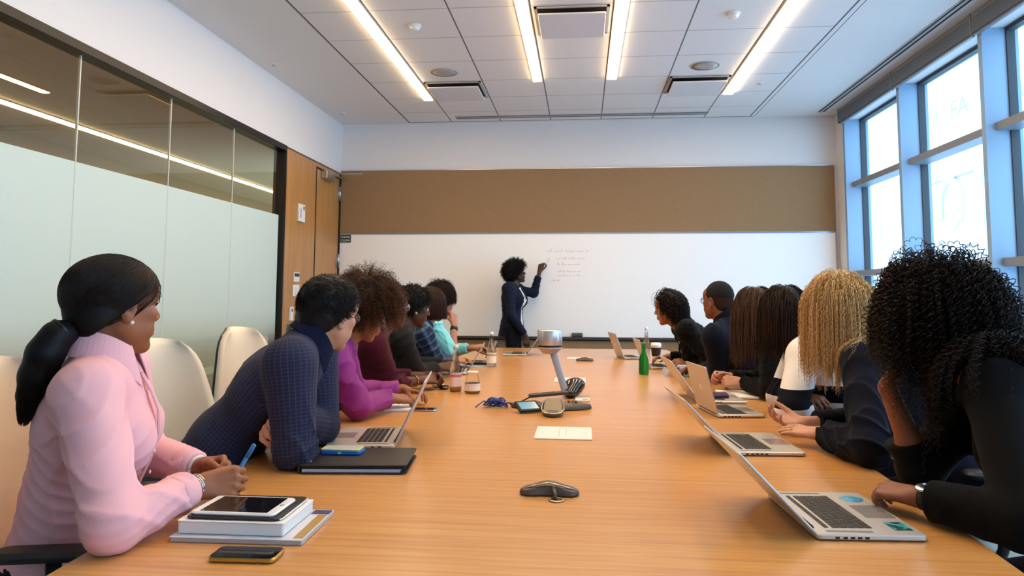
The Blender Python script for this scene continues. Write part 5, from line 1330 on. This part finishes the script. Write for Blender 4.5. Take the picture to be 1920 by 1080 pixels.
# ================================================================ THINGS ON THE TABLE
TZ = .7505
m_alum = mat('laptop aluminium', '#cbc8c4', .36, metal=.55, spec=.5)
m_key = mat('black keys', '#1b1a1a', .5); m_screen = mat('dark glossy screen', '#0d0f12', .08, spec=.6)
m_logo = mat('white logo', '#f2efe9', .3); m_rub = mat('black rubber', '#151414', .7)
def apple(s_):
    """bitten fruit mark with a leaf, as outlines in the plane"""
    body = []
    for k in range(48):
        a = 2 * PI * k / 48 + PI / 2; r = 1 + .07 * math.cos(2 * a) - .16 * max(0, math.cos(a - PI / 2)) ** 10 - .10 * max(0, math.cos(a + PI / 2)) ** 10
        x, y = .92 * r * math.cos(a), r * math.sin(a)
        d = math.hypot(x - 1.08, y - .12)
        if d < .46: x = 1.08 - .46 * abs((1.08 - x) / max(d, 1e-3)); y = .12 + .46 * (y - .12) / max(d, 1e-3)
        body.append((x * s_, y * s_))
    leaf = [(s_ * (.08 + .30 * math.sin(t) * .5 + .16 * t / 3.2), s_ * (1.12 + .42 * t / 3.2)) for t in np.linspace(0, PI, 8)] + [(s_ * .10, s_ * 1.2)]
    return body, leaf
def laptop(label, hx, hy, deg, size=15, ang=120, logo=True, stickers=None, dark=False):
    """hx, hy: middle of the hinge on the table; the user sits at local -y"""
    w_, d_ = {15: (.359, .247), 13: (.314, .219), 10: (.25, .175)}[size]
    th = math.radians(deg); ud = np.array([math.sin(th), -math.cos(th)]); cx, cy_ = hx + ud[0] * d_ / 2, hy + ud[1] * d_ / 2
    t = thing('laptop', label, 'laptop', (cx, cy_, TZ), th)
    mt = m_alum if not dark else m_screen
    b = MB(); b.slab(w_, d_, .0015, .0145, .012, .003); obj('base', b, mt, t, local=True)
    b = MB()
    for sx in (-1, 1):
        for sy in (-1, 1): b.lathe([(.008, 0), (.008, .002)], (sx * w_ * .42, sy * d_ * .4, 0), 10)
    obj('foot', b, m_rub, t, local=True)
    kb = MB(); kw = .0158; x0 = -7.15 * .0185; y0 = d_ * .36
    for r_ in range(6):
        if r_ == 5:
            x = x0
            for wd in (1, 1, 1, 1.25, 5.0, 1.25, 1, 1, 1, 1):
                kb.box(x, x + wd * .0185 - .0028, y0 - r_ * .0185 - kw, y0 - r_ * .0185, .0146, .0162); x += wd * .0185
        else:
            x = x0; first = (1, 1, 1.5, 1.75, 2.25)[r_]; last = 14.3 - first - 12 if r_ > 1 else 1.3
            for wd in [first] + [1.0] * (12 if r_ < 4 else 10) + [last if r_ < 4 else 2.05]:
                if x + wd * .0185 > -x0 + .004: wd = (-x0 + .003 - x) / .0185
                hh = kw if r_ else .009
                if wd > .3: kb.box(x, x + wd * .0185 - .0028, y0 - r_ * .0185 - hh, y0 - r_ * .0185, .0146, .0162)
                x += wd * .0185
    obj('keyboard', kb, m_key, t, local=True)
    b = MB(); b.slab(.105 if size > 10 else .07, .072 if size > 10 else .04, .0146, .0150, .004, .0002, (0, -d_ * .5 + .045)); obj('trackpad', b, mat('trackpad', '#b7b4b0', .25, metal=.6), t, local=True)
    if size == 15:
        for sx in (-1, 1): b = MB(); b.box(sx * .158 - .006, sx * .158 + .006, -.01, .095, .0146, .0149); obj('speaker_grille', b, mat('grille', '#8e8b88', .6, metal=.5, bump=.8, bscale=1500), t, local=True)
    b = MB()
    for y in (.078, .060, .044, .028, .012): b.box(-w_ / 2 - .0003, -w_ / 2 + .002, y - .005, y + .005, .005, .0095)
    for y in (.070, .045): b.box(w_ / 2 - .002, w_ / 2 + .0003, y - .006, y + .006, .005, .0095)
    obj('ports', b, m_rub, t, local=True)
    b = MB(); b.lathe([(.0055, -w_ * .38), (.0055, w_ * .38)], (0, d_ / 2 - .004, .0155), 12, axis=0); obj('hinge', b, m_rub, t, local=True)
    a = math.radians(ang); u = np.array([0, -math.cos(a), math.sin(a)]); n = np.array([0, -math.sin(a), -math.cos(a)])   # n faces the user
    Rl = np.stack([[1, 0, 0], u, -n], 1) @ np.diag([1, 1, 1.0]); o_ = np.array([0, d_ / 2 - .002, .016])
    # local lid: x along hinge, y up the lid, z away from the user
    def lidpart(mb): return mb.xf(np.stack([np.array([1., 0, 0]), u, -n], 1), o_)
    b = MB(); b.slab(w_, d_ - .004, .0, .0062, .011, .0018, (0, d_ / 2)); ld = obj('lid', lidpart(b), mt, t, local=True)
    b = MB(); b.slab(w_ - .012, d_ - .020, -.0008, .0002, .006, .0002, (0, d_ / 2)); obj('screen', lidpart(b), m_screen, ld, local=True)
    if logo:
        body, leaf = apple(.0165); b = MB(); b.prism([(x, y + d_ / 2) for x, y in body], .0060, .0066); b.prism([(x, y + d_ / 2) for x, y in leaf], .0060, .0066); obj('lid_logo', lidpart(b), m_logo, ld, local=True)
    if stickers:
        for kind, x, y, sx, sy, mm in stickers:
            b = MB()
            if kind == 'round': b.lathe([(sx, .0147), (sx, .0151)], (x, y, 0), 36)
            else: b.slab(sx, sy, .0147, .0151, .003, .0001, (x, y))
            obj('sticker', b, mm, t, local=True, label='round blue sticker' if kind == 'round' else 'dark sticker with a teal swirl')
    return t
m_stk, nt, b_ = newmat('blue sticker print'); tc = N(nt, 'ShaderNodeTexCoord'); n = N(nt, 'ShaderNodeTexNoise'); n.inputs['Scale'].default_value = 90; nt.links.new(tc.outputs['Object'], n.inputs['Vector'])
r_ = ramp(nt, [(.5, '#3fa7d6'), (.62, '#8fd3ee')]); nt.links.new(n.outputs['Fac'], r_.inputs[0]); nt.links.new(r_.outputs[0], b_.inputs['Base Color']); b_.inputs['Roughness'].default_value = .35
m_stk2, nt, b_ = newmat('teal swirl sticker print'); tc = N(nt, 'ShaderNodeTexCoord'); n = N(nt, 'ShaderNodeTexNoise'); n.inputs['Scale'].default_value = 38; n.inputs['Distortion'].default_value = 1.5; nt.links.new(tc.outputs['Object'], n.inputs['Vector'])
r_ = ramp(nt, [(.42, '#0c1c22'), (.52, '#169a8c'), (.62, '#2fb7e0')]); nt.links.new(n.outputs['Fac'], r_.inputs[0]); nt.links.new(r_.outputs[0], b_.inputs['Base Color']); b_.inputs['Roughness'].default_value = .3
laptop('large open silver laptop with a round blue sticker, nearest on the window side', .514, 1.915, 93.5, 15, 134, stickers=[('round', .110, -.075, .030, 0, m_stk), ('rect', -.115, -.087, .062, .042, m_stk2)])
laptop('open silver laptop with a lid seen edge-on, beside the blonde person\'s palms', .505, 2.775, 94, 15, 134)
laptop('open silver laptop showing its lid back and white mark, before the banded sweater', .585, 3.53, 98, 13, 104)
laptop('open silver laptop behind the one before the banded sweater, lid seen edge-on', .580, 3.98, 93, 15, 125)
laptop('open silver laptop farthest along the window side, lid back to the camera', .330, 6.45, 100, 13, 110)
laptop('open silver laptop beside the green bottle, partly hidden by it', .490, 5.66, 95, 13, 112)
laptop('open silver laptop between the black folder and the magenta shirt', -.690, 2.745, -82, 15, 115)
laptop('open silver laptop before the person in the charcoal blazer', -.80, 5.10, -84, 13, 120)
laptop('small dark open tablet with keyboard before the person in aqua', -.745, 5.78, -80, 10, 112, logo=False, dark=True)
laptop('open silver laptop alone at the far end, nearest the presenter', -.500, 6.66, -88, 13, 125)

# conference phone
m_ph = mat('bronze grey phone plastic', '#5b5048', .35, metal=.4); m_ph2 = mat('warm silver rim', '#c4b6a2', .22, metal=.8)
c0 = np.array([-.14, 3.50, TZ])
t = thing('conference_phone', 'three-armed grey conference phone with a small blue screen, centre of the table', 'conference phone', c0)
def tri(c, dirs, L, wd, hc_, ht, k=.02, clipz=None):
    S = Shape(); S.ell(c + np.array([0, 0, .004]), (wd * 1.25, wd * 1.25, hc_), k=k)
    for a, l in zip(dirs, L):
        a = math.radians(a); u = np.array([math.cos(a), math.sin(a), 0]); Rr = np.stack([u, np.cross([0, 0, 1.], u), [0, 0, 1.]], 1)
        S.ell(c + u * l * .56 + np.array([0, 0, .002]), (l * .46, wd, (hc_ + ht) / 2), Rr, k=k); S.cap(c + u * l * .5 + np.array([0, 0, ht * .35]), c + u * (l - wd * .6) + np.array([0, 0, ht * .1]), wd * .6, wd * .62, k=k)
    z0 = c[2] + .0015; S.clip(lambda p: z0 - p[..., 2]); zt = c[2] + hc_; S.clip(lambda p: p[..., 2] - (zt - 1.1 * (zt - c[2] - ht) * np.clip(np.linalg.norm(p[..., :2] - c[:2], axis=-1) / max(L), 0, 1)))
    return S
S = tri(c0, (-88, 158, 26), (.205, .215, .195), .047, .052, .022); V, F = S.mesh(.0035); b = MB(); b.arrays(V, F); obj('body', b, m_ph, t)
b = MB(); pts = [c0 + np.array([x, y, z]) for x, y, z in ((-.036, -.045, .052), (-.046, -.10, .044), (-.046, -.165, .030), (-.030, -.205, .020), (.006, -.212, .018), (.042, -.205, .020), (.056, -.165, .030), (.054, -.10, .044), (.040, -.045, .052))]
b.tube(pts, .0035, 8); obj('rim', b, m_ph2, t)
b = MB(); b.slab(.085, .20, -.002, .004, .03, .002, (.005, -.105)); b.xf(rx(math.radians(11.5)), c0 + np.array([0, 0, .056])); obj('speaker_grille', b, mat('gold grey grille', '#857a63', .45, metal=.5, bump=.5, bscale=900), t)
Rd = rz(math.radians(28)) @ rx(math.radians(24)); b = MB(); b.slab(.115, .085, 0, .012, .008, .003); b.xf(Rd, c0 + np.array([-.115, -.075, .022])); dsp = obj('display', b, m_rub, t)
b = MB(); b.slab(.090, .058, .0118, .0128, .003, .0003); b.xf(Rd, c0 + np.array([-.115, -.075, .022])); obj('display_screen', b, mat('pale blue phone screen', '#5b94ad', .15, emit=.15), dsp)
b = MB()
for i in range(3):
    for j in range(4): b.slab(.012, .008, 0, .003, .002, .0008, (.095 + .017 * i, .045 - .011 * j - .01))
b.xf(None, c0 + np.array([-.02, .02, .036])); obj('keypad', b, m_key, t)
# panoramic camera on a slanted stem
t = thing('panoramic_camera', 'tall tabletop camera, silver drum head on a slanted grey stem', 'camera', (-.09, 3.97, TZ))
top = AY(1031, 640, 3.97); lo_ = AY(1062, 742, 3.90)
b = MB(); bc = AY(1076, 722, 3.99); S = Shape(); S.ell((bc[0], bc[1], TZ + .055), (.062, .075, .045), ry(-.25), k=.02).ell((bc[0] - .02, bc[1] - .05, TZ + .03), (.05, .06, .03), k=.03); S.clip(lambda p: TZ + .001 - p[..., 2])
V, F = S.mesh(.004); b.arrays(V, F); obj('base', b, mat('glossy dark base', '#231b1e', .15, coat=.4), t)
b = MB(); b.tube([(bc[0] + .045, bc[1] - .055, TZ + .03), (bc[0] + .01, bc[1] - .068, TZ + .065), (bc[0] + .03, bc[1] - .02, TZ + .098)], .0025, 6); obj('base_trim', b, m_silver, t)
b = MB(); ax = nrm(top - lo_); b.tube([lo_, lo_ + (top - lo_) * .5, top - ax * .02], .026, 4, flat=.45, up=RT); obj('stem', b, mat('grey satin stem', '#a9a8ac', .3, metal=.5), t, bevel=.003)
hx_, hy_, hz_ = top; r0 = .0675
b = MB(); b.lathe([(r0 * .98, -.020), (r0, -.016), (r0, .058), (r0 * .97, .062), (r0 * .0001, .063)], (hx_, hy_, hz_), 48); obj('camera_drum', b, mat('satin silver drum', '#d2cfcf', .25, metal=.7), t)
b = MB(); b.lathe([(r0 * .96, -.030), (r0 * .96, -.020)], (hx_, hy_, hz_), 48); obj('lens_band', b, m_rub, t)
b = MB(); b.lathe([(r0 * .55, -.066), (r0 * .62, -.062), (r0 * .92, -.040), (r0 * .98, -.036), (r0 * .98, -.030)], (hx_, hy_, hz_), 48); obj('drum_underside', b, mat('warm grey plastic', '#b3a8a6', .35, metal=.3), t)
# microphones
def mic(c, dirs, L, label, mount=True):
    c = np.array([c[0], c[1], TZ]); t = thing('table_microphone', label, 'microphone', c, group='lobed table microphones')
    S = tri(c, dirs, L, .030, .034, .016, k=.015); V, F = S.mesh(.003); b = MB(); b.arrays(V, F); obj('body', b, m_ph, t)
    a0, a1 = math.radians(dirs[0]), math.radians(dirs[1]); p0 = c + np.array([math.cos(a0), math.sin(a0), 0]) * L[0] * .98; p1 = c + np.array([math.cos(a1), math.sin(a1), 0]) * L[1] * .98
    b = MB(); b.tube([p0 + (0, 0, .014), p0 * .55 + c * .45 + np.array([0, -.018, .026]), c + np.array([0, -.028, .034]), p1 * .55 + c * .45 + np.array([0, -.018, .026]), p1 + (0, 0, .014)], .0028, 8); obj('rim', b, m_ph2, t)
    if mount:
        b = MB(); b.tube([c + (.012, -.02, .020), c + (.018, -.050, .016), c + (.022, -.068, .003)], [.007, .006, .005], 8); obj('cable_stub', b, m_ph, t)
        b = MB(); b.tube([c + np.array([.024 + .018 * math.cos(a), -.073 + .018 * math.sin(a), .002]) for a in np.linspace(0, 2 * PI, 20)], .0035, 6, flat=.5); obj('grommet_ring', b, m_ph2, t)
    return t
mic((-.094, 2.06), (196, -14, 95), (.078, .082, .05), 'grey lobed table microphone alone near the camera end of the table')
mic((.02, 6.12), (190, -10, 90), (.07, .07, .05), 'grey lobed table microphone beside the farthest white hatch', False)
# power hatches
m_hatch = mat('white hatch plastic', '#ece4dc', .45); m_seam = mat('hatch seam grey', '#a39a92', .6)
for (x, y, w_, d_, lab) in ((-.075, 2.93, .222, .25, 'white power hatch flush in the table between phone and near microphone'), (-.08, 4.73, .20, .24, 'white power hatch in the table just behind the camera base'), (-.03, 6.33, .20, .2, 'white power hatch farthest along the table')):
    t = thing('power_hatch', lab, 'power hatch', (x, y, TZ), group='white table power hatches')
    b = MB(); b.slab(w_, d_, 0, .004, .003, .001, (x, y)); b.xf(None, (0, 0, TZ)); obj('plate', b, m_hatch, t)
    b = MB()
    for dx in (-.017, .010): b.box(x + dx - .0008, x + dx + .0008, y - d_ * .32, y + d_ * .36, TZ + .0038, TZ + .0043)
    for dx in (-.092, .078): b.box(x + dx * w_ / .222, x + (dx + .018) * w_ / .222, y - .01, y - .0085, TZ + .0038, TZ + .0043); b.box(x + dx * w_ / .222, x + (dx + .018) * w_ / .222, y + .06, y + .0615, TZ + .0038, TZ + .0043)
    obj('seam', b, m_seam, t)
x, y = AZ(1092, 750, TZ)[:2]
t = thing('adapter_card', 'small white card with a black slot beside the phone', 'adapter', (x, y, TZ))
b = MB(); b.slab(.075, .10, 0, .006, .004, .001, (x, y)); b.xf(None, (0, 0, TZ)); obj('card', b, m_hatch, t)
b = MB(); b.box(x + .0, x + .03, y - .02, y - .006, TZ + .0058, TZ + .0066); obj('slot', b, m_rub, t)
# cables
rs = np.random.RandomState(7); cc = np.array([-.42, 3.56, TZ])
t = thing('cable_bundle', 'tangled bundle of blue network cable with a white plug', 'cable', cc)
pts = []
for k in range(150):
    a = k * .42; r_ = .030 + .020 * math.sin(k * .13) + rs.normal() * .002
    pts.append(cc + np.array([r_ * 1.25 * math.cos(a), r_ * math.sin(a * .93 + .3), .006 + .022 * (1 + math.sin(k * .71)) * .8]))
b = MB(); b.tube(pts, .0032, 6); b.tube([cc + np.array(q) for q in ((-.02, 0, .02), (-.06, -.01, .03), (-.085, -.02, .012), (-.095, -.045, .004))], .0032, 6)
b.tube([cc + np.array(q) for q in ((.02, -.01, .02), (.07, .0, .022), (.10, .005, .010), (.13, .01, .009))], .0035, 6); obj('cable', b, mat('blue cable jacket', '#203a86', .4), t)
b = MB(); b.box(cc[0] + .125, cc[0] + .150, cc[1] + .002, cc[1] + .018, TZ + .002, TZ + .014); obj('plug', b, mat('translucent plug', '#c9c6d8', .25), t, bevel=.002)
t = thing('cable', 'thin black cord arching from the phone toward the bottles', 'cord', (-.30, 3.62, TZ))
p_ = [AY(968, 742, 3.66), AY(978, 737, 3.66), AY(992, 734, 3.67), AY(1008, 734, 3.66), AY(1022, 737, 3.63), AY(1040, 741, 3.6)]
b = MB(); b.tube([p_[0] * [1, 1, 0] + [0, 0, TZ + .004]] + [q * [1, 1, 0] + [0, 0, TZ + .004 + h_] for q, h_ in zip(p_[1:], (.012, .03, .045, .055, .058))], .0035, 6); obj('cord', b, m_rub, t)
b = MB(); a_ = p_[0] * [1, 1, 0] + [0, 0, TZ + .005]; b.tube([a_ + np.array([-.03, -.012, 0]), a_], .005, 8); obj('connector', b, m_rub, t)
t = thing('remote_bar', 'long dark grey bar lying across the conference phone', 'remote', (-.16, 3.58, TZ + .05))
b = MB(); b.slab(.20, .034, 0, .018, .012, .005); b.xf(rz(.30) @ ry(-.06), (-.165, 3.585, TZ + .0555)); obj('bar', b, mat('dark taupe plastic', '#4a4038', .35), t)
b = MB(); b.box(-.03, .03, -.006, .006, .0178, .019); b.xf(rz(.30) @ ry(-.06), (-.165, 3.585, TZ + .0555)); obj('button_strip', b, m_rub, t)

# near left: books, tablet, phone, folder
m_paper = mat('paper pages', '#ece9e4', .8, bump=.4, bscale=60, stretch=(1, 1, 60)); m_leather = mat('black leather', '#1d1a19', .45, bump=.3, bscale=500)
t = thing('magazine', 'glossy magazine at the bottom of the stack in the near corner', 'magazine', (-.765, 1.685, TZ), .03)
b = MB(); b.slab(.300, .225, 0, .010, .003, .001); obj('pages', b, mat('grey magazine pages', '#b9b6b6', .5, bump=.5, bscale=40, stretch=(1, 1, 60)), t, local=True)
b = MB(); b.slab(.302, .227, .010, .0112, .003, .0004); cv = obj('cover', b, mat('pale magazine cover', '#d8d6d8', .3), t, local=True)
b = MB(); b.box(.125, .147, -.10, .07, .0112, .0118); obj('cover_print', b, mat('ochre cover print', '#b08a45', .4), cv, local=True)
b = MB(); b.box(.105, .149, .075, .108, .0112, .0118); obj('cover_print', b, mat('violet cover print', '#4a4670', .4), cv, local=True)
t = thing('book', 'thick white-paged book on the magazine in the near corner', 'book', (-.785, 1.685, TZ + .0122), .02)
b = MB(); b.slab(.245, .190, 0, .026, .006, .002); obj('pages', b, m_paper, t, local=True)
b = MB(); b.slab(.248, .192, .026, .0285, .006, .0008); obj('cover', b, mat('white book cover', '#e9e6e2', .5), t, local=True)
t = thing('notebook', 'thin black notebook under the white tablet', 'notebook', (-.785, 1.69, TZ + .0412), .02)
b = MB(); b.slab(.222, .182, 0, .006, .016, .002); obj('cover', b, m_leather, t, local=True)
b = MB(); b.slab(.214, .174, .0015, .0045, .012, .0005, (.006, 0)); obj('pages', b, m_paper, t, local=True)
t = thing('tablet', 'white tablet with a black screen on top of the book stack', 'tablet', (-.790, 1.675, TZ + .0475), .0)
b = MB(); b.slab(.200, .135, 0, .0075, .014, .003); obj('case', b, mat('white tablet body', '#edeae6', .3), t, local=True)
b = MB(); b.slab(.160, .118, .0073, .0080, .002, .0002); obj('screen', b, m_screen, t, local=True)
b = MB(); b.lathe([(.0055, .0075), (.0055, .0079)], (.090, 0, 0), 18); obj('home_button', b, m_silver, t, local=True)
t = thing('smartphone', 'black phone with a gold edge lying nearest the camera', 'phone', (-.698, 1.497, TZ), .04)
b = MB(); b.slab(.140, .070, 0, .0105, .012, .003); obj('gold_frame', b, mat('brushed gold', '#c29a4a', .25, metal=.9), t, local=True)
b = MB(); b.slab(.136, .066, .0103, .0112, .011, .0004); obj('screen', b, m_screen, t, local=True)
b = MB(); b.lathe([(.005, .0111), (.005, .0114)], (-.060, 0, 0), 16); obj('home_button', b, m_arm, t, local=True)
t = thing('folder', 'black leather document folder with pale pages inside, nearest folder', 'folder', (-.715, 2.325, TZ), .10)
b = MB(); b.slab(.335, .255, 0, .004, .015, .001); obj('back_cover', b, m_leather, t, local=True)
b = MB(); b.slab(.335, .255, .022, .028, .015, .002); b.box(-.1675, -.160, -.12, .12, .002, .026); fc = obj('front_cover', b, m_leather, t, local=True)
b = MB(); b.lathe([(.007, .028), (.007, .0288), (.0001, .0290)], (-.140, -.080, 0), 18); obj('emblem', b, m_silver, fc, local=True)
b = MB(); b.slab(.300, .235, .0045, .0135, .002, .0005, (-.004, -.004)); obj('pages', b, mat('pale blue page block', '#b9c9dc', .7, bump=.5, bscale=50, stretch=(1, 1, 60)), t, local=True)
b = MB(); b.slab(.318, .240, .014, .0215, .003, .001, (.002, 0)); obj('pocket', b, m_rub, t, local=True)
t = thing('cased_phone', 'blue and yellow cased phone on the black folder', 'phone', (-.785, 2.36, TZ + .0285), .02)
b = MB(); b.slab(.135, .070, 0, .014, .012, .003); obj('case', b, mat('blue phone case', '#1d6fc0', .4), t, local=True)
b = MB(); b.slab(.130, .066, .0138, .0165, .010, .001); obj('yellow_edge', b, mat('yellow phone rim', '#d9d05a', .45), t, local=True)
b = MB(); b.slab(.118, .056, .0163, .0170, .006, .0003); obj('screen', b, mat('pale phone screen', '#cfd6c8', .2), t, local=True)
b = MB(); b.box(-.006, .006, -.0356, -.0345, .003, .010); obj('green_light', b, mat('green light colour', '#9be07a', .4), t, local=True)  # small green light on the case side, given as plain colour

# near the magenta shirt
t = thing('spiral_notebook', 'open white spiral notebook under the magenta shirt sleeve', 'notebook', (-.905, 3.44, TZ), .08)
b = MB(); b.slab(.20, .16, 0, .012, .004, .002); obj('pages', b, m_paper, t, local=True)
b = MB()
for k in range(18): b.tube([(-.092 + .0108 * k + 0, .078 + .007 * math.cos(a), .007 + .007 * math.sin(a)) for a in np.linspace(0, 2 * PI, 12)], .0008, 5)
obj('spiral_wire', b, m_silver, t, local=True)
t = thing('smartphone', 'thin dark phone lying beside the spiral notebook', 'phone', (-.755, 3.42, TZ), .05)
b = MB(); b.slab(.14, .07, 0, .008, .01, .002); obj('frame', b, m_silver, t, local=True); b = MB(); b.slab(.136, .066, .0078, .0086, .009, .0003); obj('screen', b, m_screen, t, local=True)
x, y = AZ(822, 726, TZ)[:2]; t = thing('tissue', 'crumpled white tissue by the maroon cardigan hands', 'tissue', (x, y, TZ))
S = Shape(); S.ell((x, y, TZ + .012), (.035, .032, .020), k=.02).ell((x - .02, y + .01, TZ + .02), (.02, .018, .018)); S.disp = fold_noise(3, .004, 70); S.clip(lambda p: TZ + .0005 - p[..., 2]); V, F = S.mesh(.003); b = MB(); b.arrays(V, F); obj('paper', b, m_paper, t)
x, y = AZ(833, 729, TZ)[:2]; t = thing('sunglasses_case', 'small black oval case beside the juice bottle', 'case', (x, y, TZ))
S = Shape(); S.ell((x, y, TZ + .010), (.030, .045, .012)); S.clip(lambda p: TZ + .0005 - p[..., 2]); V, F = S.mesh(.003); b = MB(); b.arrays(V, F); obj('shell', b, m_rub, t)
b = MB(); b.tube([(x + .030 * math.cos(a), y + .045 * math.sin(a), TZ + .011) for a in np.linspace(0, 2 * PI, 24)], .0012, 5); obj('zip', b, m_silver, t)
# bottles
m_clr = mat('clear bottle glass', '#f4f6f6', .04, trans=1, ior=1.2, alpha=.45); m_grn = mat('green bottle glass', '#35b052', .05, trans=.85, ior=1.15)
m_juice = mat('amber juice', '#d9952f', .15, trans=.3); m_lbl = mat('pale pink label', '#ecd5d3', .6); m_lbl2 = mat('white label', '#ece8df', .6); m_cap = mat('white bottle cap', '#e8e4dd', .45)
def bottle(label, x, y, H_, r, glass, cap, lab=None, fill=None, neck=.30, short=False, txt=None):
    t = thing('bottle', label, 'bottle', (x, y, TZ)); z = TZ + .0005; nr_ = .013 if not short else r * .62; ns = H_ * (1 - neck)
    b = MB(); b.lathe([(r * .9, 0), (r, .006), (r, ns * .62), (r * .93, ns * .72), (nr_ * 1.25, ns), (nr_, H_ * .90), (nr_, H_ * .94)], (x, y, z), 32); obj('glass_body', b, glass, t)
    b = MB(); b.lathe([(nr_ * 1.18, H_ * .91), (nr_ * 1.18, H_ * .995), (nr_ * 1.0, H_)], (x, y, z), 24); obj('cap', b, cap, t)
    if fill: b = MB(); b.lathe([(r * .86, .003), (r * .95, .008), (r * .95, ns * .62 * fill if fill < 1 else ns * .62)], (x, y, z), 32); obj('drink', b, m_juice, t)
    if lab:
        b = MB(); b.lathe([(r * 1.012, ns * .16), (r * 1.012, ns * .58)], (x, y, z), 32, cap=False); lb = obj('label', b, lab, t)
        if txt:
            b = MB(); b.lathe([(r * 1.02, ns * .45), (r * 1.02, ns * .53)], (x, y, z), 32, cap=False); obj('label_band', b, txt, lb)
    return t
bottle('tall clear bottle with a pink label and amber drink, nearest bottle', -.716, 4.10, .262, .034, m_clr, m_cap, m_lbl, .26, txt=mat('red label band', '#c9737a', .6))
bottle('short clear juice jar beside the tall pink-labelled bottle', -.612, 4.05, .120, .044, m_clr, m_cap, m_lbl2, .45, neck=.22, short=True, txt=m_lbl)
bottle('clear bottle with a white label before the person in aqua', -.690, 5.52, .262, .038, m_clr, m_cap, m_lbl2, None, txt=mat('gold label band', '#c9a24a', .6))
bottle('green glass bottle beside the window side laptops', .424, 5.14, .218, .034, m_grn, mat('green cap', '#2c7a3c', .4), None, None)
bottle('tall clear pinkish bottle behind the coffee cup', .555, 6.42, .27, .030, mat('pinkish bottle glass', '#f1e2e2', .05, trans=1, ior=1.2, alpha=.5), m_cap, None, None)
# coffee cup
x, y = .615, 6.20; t = thing('coffee_cup', 'takeaway coffee cup with a dark sleeve and white lid', 'cup', (x, y, TZ))
b = MB(); b.lathe([(.030, 0), (.031, .002), (.043, .125), (.0435, .13)], (x, y, TZ + .0005), 32); obj('paper_cup', b, mat('white paper cup', '#e9e6e0', .6), t)
b = MB(); b.lathe([(.0350, .040), (.0425, .112)], (x, y, TZ + .0005), 32, cap=False); obj('sleeve', b, mat('dark brown sleeve', '#241c19', .8), t)
b = MB(); b.lathe([(.046, .128), (.046, .134), (.042, .136), (.040, .150), (.0001, .150)], (x, y, TZ + .0005), 32); obj('lid', b, m_white_plastic, t)
# right side bits
t = thing('paper_pad', 'white paper pad under the clasped hands', 'notepad', (.845, 4.14, TZ), 1.5)
b = MB(); b.slab(.27, .20, 0, .012, .004, .002); obj('pages', b, m_paper, t, local=True); b = MB(); b.slab(.272, .202, -.0, .0018, .004, .0005); obj('backing_board', b, m_rub, t, local=True)
x, y = .712, 3.93; t = thing('glasses_case', 'rounded purple case behind the logo-lidded laptop', 'case', (x, y, TZ), .2)
b = MB(); b.slab(.10, .055, 0.001, .044, .02, .014); obj('shell', b, mat('purple case cloth', '#4d2a4c', .6, bump=.3), t, local=True)
b = MB(); b.slab(.102, .057, .021, .0235, .02, .001); obj('seam', b, m_rub, t, local=True)
x, y = .735, 5.02; t = thing('sticky_notes', 'bright blue sticky note pad before the navy pullover', 'notes', (x, y, TZ), .2)
b = MB(); b.slab(.085, .085, 0, .006, .001, .0003); obj('pad', b, mat('blue note paper', '#3f9fd2', .7), t, local=True); b = MB(); b.slab(.085, .012, .006, .0064, .001, .0001, (0, .036)); obj('top_strip', b, mat('light blue note strip', '#7cc0e2', .7), t, local=True)
t = thing('tablet', 'dark tablet propped on its stand beside the blue sticky notes', 'tablet', (.64, 5.13, TZ), 1.62)
b = MB(); b.slab(.24, .165, 0, .008, .008, .002); b.xf(rx(math.radians(64)), (0, -.0, .004)); obj('case', b, m_screen, t, local=True)
b = MB(); b.slab(.23, .10, 0, .003, .004, .001); b.xf(rx(math.radians(118)), (0, .085, .003)); obj('kickstand', b, m_alum, t, local=True)
t = thing('blue_folder', 'slim blue folder before the person in aqua', 'folder', (-.865, 5.50, TZ), .1)
b = MB(); b.slab(.22, .10, 0, .008, .004, .001); obj('cover', b, mat('soft blue card', '#6f9bc4', .6), t, local=True); b = MB(); b.slab(.21, .095, .0015, .0065, .003, .0005, (.008, -.004)); obj('pages', b, m_paper, t, local=True)
# pens
def pen(label, a, b_, r, m_, m2, name='pen', cat='pen'):
    a = np.asarray(a); b_ = np.asarray(b_); t = thing(name, label, cat, (a[0], a[1], min(a[2], b_[2])))
    u = b_ - a; b = MB(); b.tube([a + u * .06, a + u * .72], r, 10); obj('barrel', b, m_, t)
    b = MB(); b.tube([a, a + u * .03, a + u * .07], [r * .25, r * .7, r], 10); obj('tip', b, m2, t)
    b = MB(); b.tube([a + u * .70, a + u * .98, b_], [r * 1.15, r * 1.12, r * .8], 10); obj('pen_cap', b, m2, t); return t
m_bpen = mat('blue pen plastic', '#2470a8', .3)
hp = p1['arms']['R'][3]; gp = (hp['thumb'][3] + hp['fing'][0][2]) / 2
pen('blue capped pen held upright by the person in pink', gp + np.array([-.030, -.006, -.042]), gp + np.array([.028, .012, .066]), .0052, m_bpen, m_bpen)
hp = p8['arms']['L'][3]; gp = (hp['thumb'][3] + hp['fing'][0][3]) / 2
pen('white marker with a dark red cap held at the whiteboard', gp + np.array([.035, .03, .085]), gp + np.array([-.012, -.01, -.03]), .008, m_white_plastic, mat('dark red cap', '#6b2a2c', .4), 'marker', 'marker')
hp = p7['arms']['L'][3]; gp = (hp['thumb'][3] + hp['fing'][0][3]) / 2
pen('slim white pen in the hand of the person in aqua', gp + np.array([.0, .0, -.035]), gp + np.array([.035, .01, .10]), .004, m_white_plastic, m_silver)
